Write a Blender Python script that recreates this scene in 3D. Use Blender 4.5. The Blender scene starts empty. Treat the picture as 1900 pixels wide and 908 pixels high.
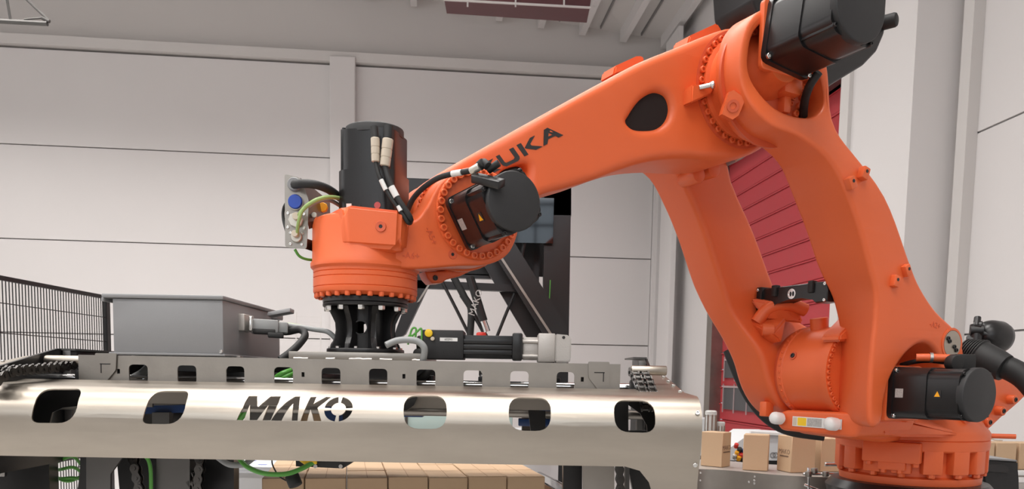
import bpy, bmesh, math, random
from mathutils import Vector, Matrix
random.seed(4)
PI = math.pi
SC = bpy.context.scene
COL = SC.collection
# ------------------------------------------------------------------ camera
FPX, CX, CY, CAMH = 1500.0, 950.0, 831.0, 1.7
cd = bpy.data.cameras.new('camera'); cam = bpy.data.objects.new('camera', cd); COL.objects.link(cam)
cd.sensor_width = 36; cd.lens = FPX/1900*36; cd.shift_y = (CY-454)/1900; cd.clip_end = 200
RM = Matrix.Rotation(math.radians(85), 3, 'X') @ Matrix.Rotation(math.radians(1.0), 3, 'Z')
cam.matrix_world = Matrix.Translation((0, 0, CAMH)) @ RM.to_4x4()
SC.camera = cam
cd.dof.use_dof = True; cd.dof.focus_distance = 2.75; cd.dof.aperture_fstop = 9
# ------------------------------------------------------------------ world, light, exposure
W = bpy.data.worlds.new('world'); SC.world = W; W.use_nodes = True
W.node_tree.nodes['Background'].inputs[0].default_value = (.86, .93, 1, 1)
W.node_tree.nodes['Background'].inputs[1].default_value = 1.0
SC.view_settings.view_transform = 'Standard'; SC.view_settings.look = 'None'
SC.view_settings.exposure = -0.55; SC.view_settings.gamma = 1.0
HR = .10                                            # the hall is turned by this angle
HM = Matrix.Rotation(HR, 4, 'Z')
def area(name, loc, rot, sx, sy, power, col=(1, .97, .94), spread=180):
    l = bpy.data.lights.new(name, 'AREA'); l.shape = 'RECTANGLE'; l.size = sx; l.size_y = sy
    l.energy = power; l.color = col; l.spread = math.radians(spread)
    o = bpy.data.objects.new(name, l); COL.objects.link(o)
    o.matrix_world = HM @ Matrix.Translation(loc) @ rot.to_4x4()
    o['kind'] = 'structure'
    return o
DOWN = Matrix.Identity(3)
for y, pw_ in ((-7.5, 380), (-2.5, 430), (2.5, 430), (8.0, 470), (13.4, 620)):                    # roof skylights; the row by the back wall is added to brighten it
    area('skylight', (-9.0, y, 9.6), DOWN, 6.5, 1.6, pw_, spread=125)
    area('skylight', (-1.2, y, 9.6), DOWN, 6.5, 1.6, pw_, spread=125)
area('window_light', (-6.0, -11.5, 7.2), Matrix.Rotation(math.radians(62), 3, 'X'), 14, 2.2, 420, (.95, .98, 1))
area('window_light', (-14.6, 2.0, 5.0), Matrix.Rotation(math.radians(-90), 3, 'Y'), 3.0, 14, 330, (.95, .98, 1))
# ------------------------------------------------------------------ pixel <-> world helpers (authoring frame 1900 x 908)
def ray(x, y): return RM @ Vector(((x-CX)/FPX, -(y-CY)/FPX, -1))
CAM = Vector((0, 0, CAMH))
def PY(x, y, Y): d = ray(x, y); return CAM + d*(Y/d.y)
def PZ(x, y, Z): d = ray(x, y); return CAM + d*((Z-CAMH)/d.z)
RA = math.radians(-62)
E2 = Vector((math.cos(RA), math.sin(RA), 0)); E1 = Vector((E2.y, -E2.x, 0))
B0 = PY(1687, 850, 4.0); B0.z = 0
def RP(x, y, s):
    d = ray(x, y); t = (B0 + E2*s - CAM).dot(E2)/d.dot(E2); P = CAM + d*t
    return ((P-B0).dot(E1), P.z)
def RPs(pts, s): return [RP(x, y, s) for x, y in pts]
# ------------------------------------------------------------------ materials
def mat(name, col, rough=.5, metal=0., bump=0., bscale=200, var=0., vscale=8, coat=0., emit=None, strength=0., spec=.5, stretch=None, alpha=None):
    m = bpy.data.materials.new(name); m.use_nodes = True; nt = m.node_tree; b = nt.nodes['Principled BSDF']
    b.inputs['Base Color'].default_value = (*col, 1); b.inputs['Roughness'].default_value = rough
    b.inputs['Metallic'].default_value = metal; b.inputs['Specular IOR Level'].default_value = spec
    b.inputs['Coat Weight'].default_value = coat; b.inputs['Coat Roughness'].default_value = .12
    if emit: b.inputs['Emission Color'].default_value = (*emit, 1); b.inputs['Emission Strength'].default_value = strength
    tc = nt.nodes.new('ShaderNodeTexCoord'); mp = nt.nodes.new('ShaderNodeMapping')
    nt.links.new(tc.outputs['Object'], mp.inputs['Vector'])
    if stretch: mp.inputs['Scale'].default_value = stretch
    if var:
        n = nt.nodes.new('ShaderNodeTexNoise'); n.inputs['Scale'].default_value = vscale; n.inputs['Detail'].default_value = 4
        nt.links.new(mp.outputs[0], n.inputs['Vector'])
        mx = nt.nodes.new('ShaderNodeMix'); mx.data_type = 'RGBA'
        mx.inputs[6].default_value = (*[c*(1-var) for c in col], 1); mx.inputs[7].default_value = (*[min(1, c*(1+var)) for c in col], 1)
        nt.links.new(n.outputs['Fac'], mx.inputs[0]); nt.links.new(mx.outputs[2], b.inputs['Base Color'])
        mr = nt.nodes.new('ShaderNodeMapRange'); mr.inputs[3].default_value = max(0, rough-.06); mr.inputs[4].default_value = rough+.06
        nt.links.new(n.outputs['Fac'], mr.inputs[0]); nt.links.new(mr.outputs[0], b.inputs['Roughness'])
    if bump:
        n2 = nt.nodes.new('ShaderNodeTexNoise'); n2.inputs['Scale'].default_value = bscale; n2.inputs['Detail'].default_value = 3
        nt.links.new(mp.outputs[0], n2.inputs['Vector'])
        bp = nt.nodes.new('ShaderNodeBump'); bp.inputs['Strength'].default_value = bump; bp.inputs['Distance'].default_value = .002
        nt.links.new(n2.outputs['Fac'], bp.inputs['Height']); nt.links.new(bp.outputs[0], b.inputs['Normal'])
    return m
M = dict(
 orange=mat('orange_paint', (.76, .132, .035), .42, bump=.12, bscale=500, var=.04, vscale=3),
 orange_d=mat('orange_paint_shaded', (.62, .10, .035), .45),  # darker orange: shade of recesses and markings put into the colour
 black=mat('black_paint', (.010, .0095, .010), .32, bump=.1, bscale=400),
 blackm=mat('black_matt', (.014, .0135, .014), .55, bump=.2, bscale=300),
 cap=mat('black_cap', (.019, .019, .020), .5, bump=.3, bscale=600),
 rubber=mat('black_rubber', (.012, .012, .012), .6),
 gloss=mat('black_glass', (.006, .006, .007), .04),
 steel=mat('brushed_steel', (.43, .385, .33), .36, 1, bump=.03, bscale=40, var=.13, vscale=5, stretch=(1, 5, 5)),
 steel2=mat('dull_steel', (.34, .315, .285), .42, 1, bump=.1, bscale=120, var=.18, vscale=9),
 steel3=mat('dark_steel', (.13, .125, .12), .45, .8, var=.2, vscale=8),
 chrome=mat('chrome', (.75, .75, .75), .12, 1),
 zinc=mat('zinc_bolt', (.7, .69, .67), .25, 1),
 alu=mat('cast_aluminium', (.50, .47, .44), .45, .6, bump=.3, bscale=300),
 grey=mat('grey_enclosure', (.25, .25, .255), .45, bump=.15, bscale=500),
 greyc=mat('grey_cable', (.27, .28, .28), .45),
 wall=mat('wall_paint', (.72, .69, .68), .85, var=.03, vscale=.6),
 wall2=mat('upper_wall_paint', (.60, .57, .55), .85, var=.03, vscale=.6),
 wains=mat('grey_wainscot', (.40, .385, .37), .8),
 joint=mat('joint_dark', (.25, .24, .235), .9),  # dark colour of wall joints and roof seams
 white=mat('white_plastic', (.80, .79, .77), .4),
 white_m=mat('white_machine', (.62, .63, .64), .45),
 beam=mat('beam_paint', (.66, .63, .61), .8),
 floor=mat('concrete_floor', (.36, .35, .34), .35, var=.1, vscale=.8, bump=.1, bscale=30),
 red=mat('red_tarp', (.50, .040, .050), .5, var=.08, vscale=2, bump=.4, bscale=5),
 darkred=mat('dark_red_duct', (.10, .03, .035), .5),
 window=mat('dark_vinyl', (.075, .075, .08), .4, bump=1, bscale=9),
 tape=mat('white_tape', (.5, .38, .38), .6),
 card=mat('cardboard', (.58, .40, .25), .75, var=.06, vscale=3, bump=.2, bscale=60),
 card2=mat('dark_cardboard', (.36, .22, .13), .8, var=.06, vscale=3),
 print=mat('brown_print', (.17, .105, .07), .8),
 beige=mat('beige_connector', (.58, .50, .40), .5, bump=.1),
 nickel=mat('nickel', (.55, .52, .46), .35, .8),
 cavity=mat('painted_cavity_shade', (.012, .006, .005), .9),  # near-black: shade inside the forearm holes put into the colour
 blue=mat('blue_plastic', (.015, .06, .38), .35),
 yellow=mat('yellow_plastic', (.85, .55, .02), .4),
 yelo=mat('yellow_orange_plastic', (.85, .38, .01), .4),
 green=mat('green_cable', (.09, .33, .05), .4),
 greeny=mat('yellow_green_cable', (.30, .42, .14), .4),
 copper=mat('red_plastic', (.55, .03, .02), .4),
 pink=mat('red_sticker', (.45, .09, .09), .6),
 label=mat('label_print', (.42, .40, .38), .5, var=.5, vscale=220),
 labelw=mat('white_label', (.75, .74, .72), .5),
 ink=mat('black_ink', (.02, .018, .018), .5),
 darkblue=mat('blue_steel', (.01, .045, .16), .4),
 sheet=mat('white_slip_sheet', (.66, .68, .72), .5),
 glassw=mat('clear_plastic', (.62, .62, .60), .15, 0),
 wood=mat('plywood', (.42, .28, .16), .7, var=.1, vscale=6),
)
# ------------------------------------------------------------------ object helpers
def reg(o, label=None, cat=None, group=None, kind=None):
    if label: o['label'] = label
    if cat: o['category'] = cat
    if group: o['group'] = group
    if kind: o['kind'] = kind
    return o
def empty(name, label, cat, loc=(0, 0, 0), rotz=0, group=None, mw=None):
    o = bpy.data.objects.new(name, None); COL.objects.link(o); o.empty_display_size = .1
    o.matrix_world = mw if mw is not None else Matrix.Translation(loc) @ Matrix.Rotation(rotz, 4, 'Z')
    return reg(o, label, cat, group)
WM = {}                                             # world matrices kept by hand (no depsgraph updates needed)
def wm(o):
    return WM.get(o.name, o.matrix_basis.copy())
def finish(name, bm, m, parent=None, mw=None, sharp=38, smooth=True, recalc=True):
    """bm is in the parent's local space (or in world space when mw is None and parent is None)"""
    if recalc: bmesh.ops.recalc_face_normals(bm, faces=bm.faces)
    me = bpy.data.meshes.new(name); bm.to_mesh(me); bm.free()
    if smooth:
        me.polygons.foreach_set('use_smooth', [True]*len(me.polygons)); me.set_sharp_from_angle(angle=math.radians(sharp))
    me.materials.append(M[m])
    o = bpy.data.objects.new(name, me); COL.objects.link(o)
    if parent: o.parent = parent
    if mw is not None: o.matrix_basis = mw
    return o
def inst(src, parent, mw, name=None):
    o = bpy.data.objects.new(name or src.name.split('.')[0], src.data); COL.objects.link(o); o.parent = parent; o.matrix_basis = mw
    return o
def frame(o, z, x=None):
    """matrix with local z along z, origin o"""
    z = Vector(z).normalized(); x = Vector(x) if x is not None else (Vector((0, 0, 1)) if abs(z.z) < .9 else Vector((1, 0, 0)))
    x = (x - z*x.dot(z)).normalized(); y = z.cross(x)
    m = Matrix((x, y, z)).transposed().to_4x4(); m.translation = Vector(o); return m
def bbox(bm, a, b, mw=None, bev=0, seg=2):
    v = [bm.verts.new((x, y, z)) for x in (a[0], b[0]) for y in (a[1], b[1]) for z in (a[2], b[2])]
    fs = [bm.faces.new([v[i] for i in q]) for q in ((0, 1, 3, 2), (4, 6, 7, 5), (0, 4, 5, 1), (2, 3, 7, 6), (0, 2, 6, 4), (1, 5, 7, 3))]
    if bev:
        es = list({e for f in fs for e in f.edges})
        r = bmesh.ops.bevel(bm, geom=es, offset=bev, segments=seg, profile=.5, affect='EDGES')
        v = list({w for f in r['faces'] for w in f.verts} | {w for w in v if w.is_valid})
    if mw is not None: bmesh.ops.transform(bm, matrix=mw, verts=v)
    return bm
def lathe(bm, prof, mw, seg=32, caps=True):
    rings = []
    for r, z in prof:
        rings.append([bm.verts.new(mw @ Vector((r*math.cos(2*PI*i/seg), r*math.sin(2*PI*i/seg), z))) for i in range(seg)])
    for a, b in zip(rings, rings[1:]):
        for i in range(seg): bm.faces.new((a[i], a[(i+1) % seg], b[(i+1) % seg], b[i]))
    if caps:
        bm.faces.new(rings[0][::-1]); bm.faces.new(rings[-1])
    return bm
def cyl(bm, p0, p1, r, r1=None, seg=20):
    p0 = Vector(p0); p1 = Vector(p1)
    return lathe(bm, [(r, 0), (r if r1 is None else r1, (p1-p0).length)], frame(p0, p1-p0), seg)
def bcyl(bm, p0, p1, r, b, seg=32):
    p0 = Vector(p0); p1 = Vector(p1); L = (p1-p0).length
    pr = [(r-b, 0), (r-b*.3, b*.3), (r, b), (r, L-b), (r-b*.3, L-b*.3), (r-b, L)]
    return lathe(bm, pr, frame(p0, p1-p0), seg)
def prism(bm, poly, f, d0, d1):
    """poly: 2D points; f(x, y, d) -> Vector"""
    a = [bm.verts.new(f(x, y, d0)) for x, y in poly]; b = [bm.verts.new(f(x, y, d1)) for x, y in poly]
    n = len(poly)
    bm.faces.new(a[::-1]); bm.faces.new(b)
    for i in range(n): bm.faces.new((a[i], a[(i+1) % n], b[(i+1) % n], b[i]))
    return bm
def catmull(P, n=6, closed=False):
    P = [Vector(p) for p in P]; out = []; N = len(P)
    for i in range(N if closed else N-1):
        if closed: a, b, c, d = P[i-1], P[i], P[(i+1) % N], P[(i+2) % N]
        else: a, b, c, d = P[max(i-1, 0)], P[i], P[i+1], P[min(i+2, N-1)]
        for k in range(n):
            t = k/n; out.append(.5*((2*b) + (c-a)*t + (2*a-5*b+4*c-d)*t*t + (3*b-3*c+d-a)*t*t*t))
    if not closed: out.append(P[-1])
    return out
def tube(bm, pts, r, seg=10, n=6, smooth=True, rad=None):
    P = catmull(pts, n) if smooth else [Vector(p) for p in pts]
    N = len(P); T = [(P[min(i+1, N-1)]-P[max(i-1, 0)]).normalized() for i in range(N)]
    x = T[0].orthogonal().normalized(); rings = []
    for i in range(N):
        x = (x - T[i]*x.dot(T[i])).normalized(); y = T[i].cross(x); rr = rad(i/(N-1)) if rad else r
        rings.append([bm.verts.new(P[i] + (x*math.cos(2*PI*k/seg) + y*math.sin(2*PI*k/seg))*rr) for k in range(seg)])
    for a, b in zip(rings, rings[1:]):
        for i in range(seg): bm.faces.new((a[i], a[(i+1) % seg], b[(i+1) % seg], b[i]))
    bm.faces.new(rings[0][::-1]); bm.faces.new(rings[-1])
    return bm
def circ(cx, cy, r, n=40, a0=0, a1=2*PI, ry=None):
    full = abs(a1-a0-2*PI) < 1e-6
    return [(cx+r*math.cos(a0+(a1-a0)*i/(n if full else n-1)), cy+(ry or r)*math.sin(a0+(a1-a0)*i/(n if full else n-1))) for i in range(n)]
def fillet(pts, r, seg=6):
    """rounded polygon; r a number or one per corner"""
    out = []; N = len(pts)
    for i in range(N):
        p = Vector(pts[i]); a = Vector(pts[i-1])-p; b = Vector(pts[(i+1) % N])-p
        rr = r[i] if isinstance(r, (list, tuple)) else r
        rr = min(rr, a.length*.48, b.length*.48); pa = p+a.normalized()*rr; pb = p+b.normalized()*rr
        for k in range(seg+1):
            t = k/seg; out.append(tuple(pa*(1-t)**2 + p*2*t*(1-t) + pb*t*t))
    return out
def plate(outlines, th, bev=0, res=3):
    """solid plate from closed 2D outlines (later ones are holes), x, y and z in -th/2..th/2, edges rounded by bev"""
    c = bpy.data.curves.new('tmp', 'CURVE'); c.dimensions = '2D'; c.fill_mode = 'BOTH'
    c.extrude = max(th/2-bev, 1e-5); c.bevel_depth = bev; c.bevel_resolution = res; c.offset = -bev
    for o in outlines:
        s = c.splines.new('POLY'); s.points.add(len(o)-1)
        for p, q in zip(s.points, o): p.co = (q[0], q[1], 0, 1)
        s.use_cyclic_u = True
    ob = bpy.data.objects.new('tmp', c); COL.objects.link(ob)
    dg = bpy.context.evaluated_depsgraph_get(); me = bpy.data.meshes.new_from_object(ob.evaluated_get(dg), depsgraph=dg)
    bm = bmesh.new(); bm.from_mesh(me)
    bpy.data.objects.remove(ob); bpy.data.curves.remove(c); bpy.data.meshes.remove(me)
    bmesh.ops.remove_doubles(bm, verts=bm.verts, dist=1e-5)
    return bm
def cuts(bm, co, no):
    for c in co:
        bmesh.ops.bisect_plane(bm, geom=bm.verts[:]+bm.edges[:]+bm.faces[:], plane_co=c, plane_no=no, dist=1e-6)
def uvs(bm, s0, warp=None):
    """plate coordinates -> robot coordinates (u, s, v)"""
    for v in bm.verts:
        u, w, z = v.co; s = s0+z
        if warp:
            s = warp(u, w, s)
            if isinstance(s, tuple): u, s = s
        v.co = (u, s, w)
    return bm
def text_bm(txt, size, ext=.0006, align='CENTER'):
    c = bpy.data.curves.new('tmp', 'FONT'); c.body = txt; c.size = size; c.extrude = ext; c.align_x = align; c.align_y = 'CENTER'; c.resolution_u = 2
    ob = bpy.data.objects.new('tmp', c); COL.objects.link(ob)
    dg = bpy.context.evaluated_depsgraph_get(); me = bpy.data.meshes.new_from_object(ob.evaluated_get(dg), depsgraph=dg)
    bm = bmesh.new(); bm.from_mesh(me); bpy.data.objects.remove(ob); bpy.data.curves.remove(c); bpy.data.meshes.remove(me)
    return bm
NB = bmesh.new
# ================================================================== THE HALL (structure)
HMI = HM.inverted()
def hall(name, a, b, m, parent=None, kind='structure', bev=0):
    o = finish(name, bbox(NB(), a, b, bev=bev), m, parent, None if parent else HM.copy(), smooth=False)
    if not parent: o['kind'] = kind
    return o
BY = 18.5; RX = 5.4
hall('floor', (-15, -12, -.1), (RX+.3, BY+.3, 0), 'floor')
wb = hall('wall_back', (-15, BY+.14, -.0), (RX+.2, BY+.3, 10.6), 'wall2')
# precast panels below the tie beam, joints recessed between them
zs = [0, 2.47, 4.45, 6.41, 8.38]
xs = [-15, -1.95, 5.0]
for i in range(4):
    for j in range(2):
        hall('panel', (xs[j]+(.0 if j else 0), BY, zs[i]+.012), (xs[j+1]-.012, BY+.13, zs[i+1]-.012), 'wall', wb)
hall('panel', (5.0, BY, 1.87), (RX, BY+.13, 8.4), 'wall', wb)
hall('trim_1', (-15, BY-.12, 8.42), (RX, BY+.14, 8.62), 'beam')
hall('trim_2', (-2.24, BY-.2, 0), (-1.7, BY, 8.5), 'wall', bev=.02)
hall('trim_3', (5.05, BY-.25, 1.87), (RX, BY, 8.4), 'wall')
hall('trim_4', (4.95, BY-.27, 0), (RX, BY+.1, 1.87), 'wains')
# right wall with a roller door opening between y = 10.2 and 14.96
D0, D1, DH = 10.0, 15.0, 5.68
wr = hall('wall_right', (RX, D1+.25, 0), (RX+.2, BY+.14, 10.4), 'wall')
hall('wall_panel', (RX, D0-.02, DH), (RX+.2, D1+.25, 10.4), 'wall', wr)
for i, (z0, z1) in enumerate(((0, 2.2), (2.22, 4.2), (4.22, 6.2), (6.22, 8.2), (8.22, 10.4))):
    hall('wall_panel', (RX, -12, z0), (RX+.2, D0-.04, z1), 'wall', wr)
hall('wall_panel', (RX+.02, -12, 0), (RX+.19, D0-.04, 10.4), 'joint', wr)
hall('trim_5', (4.85, 8.08, 0), (RX, 9.3, 10.2), 'wall')              # pillar
hall('trim_6', (4.80, 9.3, 0), (RX, 9.5, 10.2), 'beam')
hall('trim_7', (5.28, 7.82, 0), (RX, 7.98, 10.0), 'beam')             # downpipe boxing
hall('trim_8', (5.02, 17.0, 0), (5.12, 17.9, 9), 'wall')
# red roller door
door = finish('door_1', bbox(NB(), (RX+.14, D0, 0), (RX+.17, D1, DH)), 'red', None, HM.copy(), smooth=False); door['kind'] = 'structure'
nsl = 18
for k in range(nsl):
    z0 = .02+k*DH/nsl
    hall('slat', (RX+.085, D0, z0), (RX+.14, D1, z0+DH/nsl-.035), 'red', door, bev=.012)
    hall('seam_rib', (RX+.07, D0, z0+DH/nsl-.035), (RX+.12, D1, z0+DH/nsl-.012), 'red', door)
fr = hall('trim_9', (RX-.13, D1, 0), (RX+.1, D1+.30, DH+.1), 'steel2')
hall('trim_10', (RX-.10, D0, DH), (RX+.1, D1+.3, DH+.12), 'steel3')
for zc, hh, y0, y1 in ((1.92, .34, 12.4, 14.75), (1.38, .42, 12.3, 14.75)):
    o = hall('vision_strip', (RX+.05, y0, zc-hh/2), (RX+.08, y1, zc+hh/2), 'window', door)
    for yy in (14.75, 14.2, 13.6, 13.0):
        hall('tape_strip', (RX+.035, yy-.02, zc-hh/2-.06), (RX+.05, yy, zc+hh/2+.05), 'tape', door)
    hall('tape_strip', (RX+.035, y0, zc+hh/2-.02), (RX+.05, y1, zc+hh/2+.015), 'tape', door)
# left and rear walls (behind and beside the camera), with daylight windows in the rear wall
hall('wall_left', (-15.2, -12, 0), (-15, BY, 10), 'wall')
hall('trim_11', (-15, -12, 0), (RX, -11.93, 1.9), 'wains'); hall('trim_12', (-15, -11.9, 0), (-14.93, BY, 1.9), 'wains')  # unseen grey bands added to darken what the steel panel reflects
wre = hall('wall_rear', (-15, -12.2, 0), (RX, -12, 10), 'wall')
M['sky'] = mat('daylight_pane', (.1, .1, .1), .3, emit=(.75, .88, 1), strength=4)
M['frame'] = mat('dark_window_frame', (.03, .03, .03), .4)
for wi, wx in enumerate((-9.0, -.4)):
    w = finish('window_%d' % (wi+1), bbox(NB(), (wx-1.8, -12.0, 4.6), (wx+1.8, -11.95, 7.4)), 'frame', None, HM.copy(), smooth=False); w['kind'] = 'structure'
    for a in range(7):
        for b in range(5):
            hall('pane', (wx-1.76+a*.505, -11.95, 4.66+b*.545), (wx-1.76+a*.505+.45, -11.93, 4.66+b*.545+.47), 'sky', w)
# roof: slopes down to the right on the back wall; purlins run towards the camera
def roof_z(x): return 9.92 + (-.10)*(x+.2)*1.04
ce = finish('ceiling', prism(NB(), [(-15, roof_z(-15)+.0), (RX+.2, roof_z(RX+.2)), (RX+.2, roof_z(RX+.2)+.2), (-15, roof_z(-15)+.2)], lambda x, z, d: Vector((x, d, z)), -12, BY+.3), 'beam', None, HM.copy(), smooth=False)
ce['kind'] = 'structure'
for k in range(-1, 8):
    x = 5.12 - .93*(k+1)
    z = roof_z(x)
    finish('purlin', prism(NB(), [(x-.07, z+.02), (x-.07, z-.26), (x+.07, z-.26), (x+.07, z+.02)], lambda a, c, d: Vector((a, d, c)), 3, BY-.02), 'wall', ce, smooth=False)
    finish('roof_seam', prism(NB(), [(x+.40, z+.0), (x+.40, z-.10), (x+.43, z-.10), (x+.43, z+.0)], lambda a, c, d: Vector((a, d, c)), 3, BY-.02), 'joint', ce, smooth=False)
# ================================================================== THE ROBOT
# robot coordinates: u = reach direction, s = along the joint axes (towards the camera side), v = up
ROT = math.atan2(E1.y, E1.x)
RBM = Matrix.Translation(B0) @ Matrix.Rotation(ROT, 4, 'Z')
rob = empty('industrial_robot', 'large orange palletising robot arm with black motors and black lettering on its forearm', 'robot', mw=RBM)
def part(name, bm, m, parent=rob, label=None, sharp=38):
    return reg(finish(name, bm, m, parent, None, sharp), label)
A2 = (.61, 1.75); A3 = (1.315, 2.835); A5 = (2.468, 2.225); A6 = 2.79
# shared bolt meshes (head radius 1, pointing +z)
def bolt_mesh(name, m, seg=14, hexa=False):
    bm = NB(); n = 6 if hexa else seg
    pr = [(1, 0), (1, .75), (.86, .95), (.52, .95), (.48, .45)] if not hexa else [(1, 0), (1, .8), (.8, .98)]
    lathe(bm, pr, Matrix.Identity(4), n)
    bmesh.ops.recalc_face_normals(bm, faces=bm.faces)
    me = bpy.data.meshes.new(name); bm.to_mesh(me); bm.free(); me.materials.append(M[m]); return me
BM = {k: bolt_mesh('bolt_'+k, m) for k, m in (('orange', 'orange'), ('zinc', 'zinc'), ('black', 'black'))}
BM['hex'] = bolt_mesh('hex_bolt', 'zinc', hexa=True); BM['hexo'] = bolt_mesh('hex_bolt_orange', 'orange', hexa=True)
def bolt(parent, o, z, r, kind='orange', h=1.0):
    b = bpy.data.objects.new('bolt', BM[kind]); COL.objects.link(b); b.parent = parent
    b.matrix_basis = frame(o, z) @ Matrix.Diagonal((r, r, r*h, 1)); return b
def bolts_s(parent, cu, cv, R, s, r, n, a0=0, a1=360, kind='orange', h=1.0, sgn=1):
    full = abs(a1-a0-360) < 1e-6
    for i in range(n):
        a = math.radians(a0+(a1-a0)*i/(n if full else n-1))
        bolt(parent, (cu+R*math.cos(a), s, cv+R*math.sin(a)), (0, sgn, 0), r, kind, h)
# ---- pedestal and base
bm = NB(); I = Matrix.Identity(4)
lathe(bm, [(.36, .0), (.36, .10), (.34, .14), (.34, .9), (.37, 1.13), (.385, 1.19), (.355, 1.225), (.27, 1.235)], I, 64)
part('pedestal', bm, 'black')
bm = NB()
lathe(bm, [(.27, 1.22), (.318, 1.225), (.322, 1.262), (.296, 1.27), (.296, 1.44), (.2, 1.44)], I, 96)
base = part('base_ring', bm, 'orange')
for k in range(16):
    a = 2*PI*(k+.35)/16; mw = Matrix.Rotation(a, 4, 'Z')
    bm = bbox(NB(), (.28, -.043, 1.285), (.341, .043, 1.43), mw, .007)
    lug = part('flange_lug', bm, 'orange', base)
    bolt(base, mw @ Vector((.320, 0, 1.287)), (0, 0, -1), .017, 'hexo', 1.2)
bm = NB()
lathe(bm, [(.28, 1.385), (.335, 1.388), (.343, 1.395), (.345, 1.413), (.345, 1.437), (.341, 1.440), (.345, 1.443), (.345, 1.47), (.335, 1.487), (.30, 1.52), (.27, 1.55), (.20, 1.60), (.1, 1.62)], I, 96)
col = part('turntable', bm, 'orange')
bm = NB()   # lifting lug at the right of the turntable and the bulge over the first gearbox
cyl(bm, (-.30, .16, 1.45), (-.40, .28, 1.452), .012, seg=12)
part('lifting_pin', bm, 'orange', col)
bm = NB(); bmesh.ops.create_uvsphere(bm, u_segments=32, v_segments=16, radius=1, matrix=Matrix.Translation((-.07, .12, 1.475)) @ Matrix.Diagonal((.215, .175, .105, 1)))
part('gearbox_bulge', bm, 'orange', col)
bm = NB(); bcyl(bm, (.02, .16, 1.545), (.02, .30, 1.545), .028, .006, 20)
part('boss', bm, 'orange', col); bolt(col, (.02, .298, 1.545), (0, 1, 0), .016, 'orange')
mw = Matrix.Rotation(math.radians(24), 4, 'Z')
cb0 = part('flange_cover', bbox(NB(), (.31, -.13, 1.335), (.366, .12, 1.432), mw, .008), 'orange', col)
part('cover_step', bbox(NB(), (.30, -.06, 1.300), (.360, .06, 1.350), mw, .006), 'orange', cb0)
for y in (-.10, -.035, .035, .10): bolt(cb0, mw @ Vector((.346, y, 1.336 if abs(y) > .05 else 1.302)), (0, 0, -1), .014, 'hexo', 1.2)
bm = NB()
for c in ((.62, .30, 1.565), (.62, .32, 1.475), (.30, .10, 1.60), (.06, .315, 1.478), (.10, .325, 1.462), (.33, .27, 1.462), (.45, .12, 1.56), (.25, .30, 1.50)): bm.verts.new(c)
bmesh.ops.convex_hull(bm, input=bm.verts); bmesh.ops.bevel(bm, geom=bm.edges[:], offset=.012, segments=3, affect='EDGES'); part('casting_ridge', bm, 'orange', col)
# saddle block that carries the second axis
sad = [(.70, 1.465), (.70, 1.58), (.60, 1.66), (.3, 1.70), (-.12, 1.80), (-.34, 1.72), (-.34, 1.50), (-.30, 1.45), (.40, 1.43)]
bm = uvs(plate([fillet(sad, .05)], .28, .03), .03); part('saddle', bm, 'orange', col)
# rear rib with three bosses, right of the motor
rib = RPs([(1690, 640), (1800, 655), (1860, 660), (1912, 690), (1906, 722), (1880, 748), (1845, 778), (1815, 806), (1700, 812), (1640, 740)], .12)
bm = uvs(plate([fillet(rib, .03)], .10, .014), .10); rr = part('rear_rib', bm, 'orange', col)
for px in ((1879, 742), (1857, 763), (1832, 784)):
    u, v = RP(px[0], px[1], .17)
    bm = NB(); bcyl(bm, (u, .10, v), (u, .185, v), .024, .005, 20); part('rib_boss', bm, 'orange', rr)
    bolt(rr, (u, .183, v), (0, 1, 0), .012, 'black', .6)
# tray with two rubber buffers and the warning label
tr = [(-.155, 1.535), (-.12, 1.475), (.30, 1.468), (.335, 1.545), (.30, 1.575), (-.10, 1.57)]
bm = plate([fillet(tr, .03)], .34, .015)
for v in bm.verts: s, w, z = v.co; v.co = (.60+z, s, w)
tray = part('front_tray', bm, 'orange', col)
bm = NB(); mw = frame((.775, .085, 1.522), (1, 0, .12), (0, 1, 0))
lp = finish('warning_label', bbox(NB(), (-.115, -.022, 0), (.155, .022, .002)), 'labelw', col, None); lp.matrix_basis = frame((.772, .075, 1.522), (1, 0, 0), (0, 1, 0))
# label graphics: yellow block, white block, dark marks
for x0, x1, m_, z in ((-.085, -.035, 'yellow', .0026), (-.03, .05, 'label', .0026), (-.112, -.09, 'beige', .0026)):
    finish('label_field', bbox(NB(), (x0, -.018, .002), (x1, .018, z)), m_, lp)
finish('label_symbol', prism(NB(), circ(.095, 0, .016, 16), lambda x, y, d: Vector((x, y, d)), .002, .0026), 'ink', lp)
for s, v in ((-.105, 1.528), (.205, 1.520)):
    bm = NB(); d = Vector((1, -.05, .10)).normalized()
    fm = frame((.765, s, v), d)
    lathe(bm, [(.019, 0), (.021, .010), (.028, .014), (.029, .045), (.027, .058), (.020, .066), (.007, .070)], fm, 28)
    part('rubber_buffer', bm, 'white', tray, 'white rubber buffer')
for s, u in ((-.20, .78), (.33, .50)):
    part('stop_block', bbox(NB(), (u-.03, s-.022, 1.535), (u+.02, s+.022, 1.605), None, .006), 'orange', col)
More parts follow.
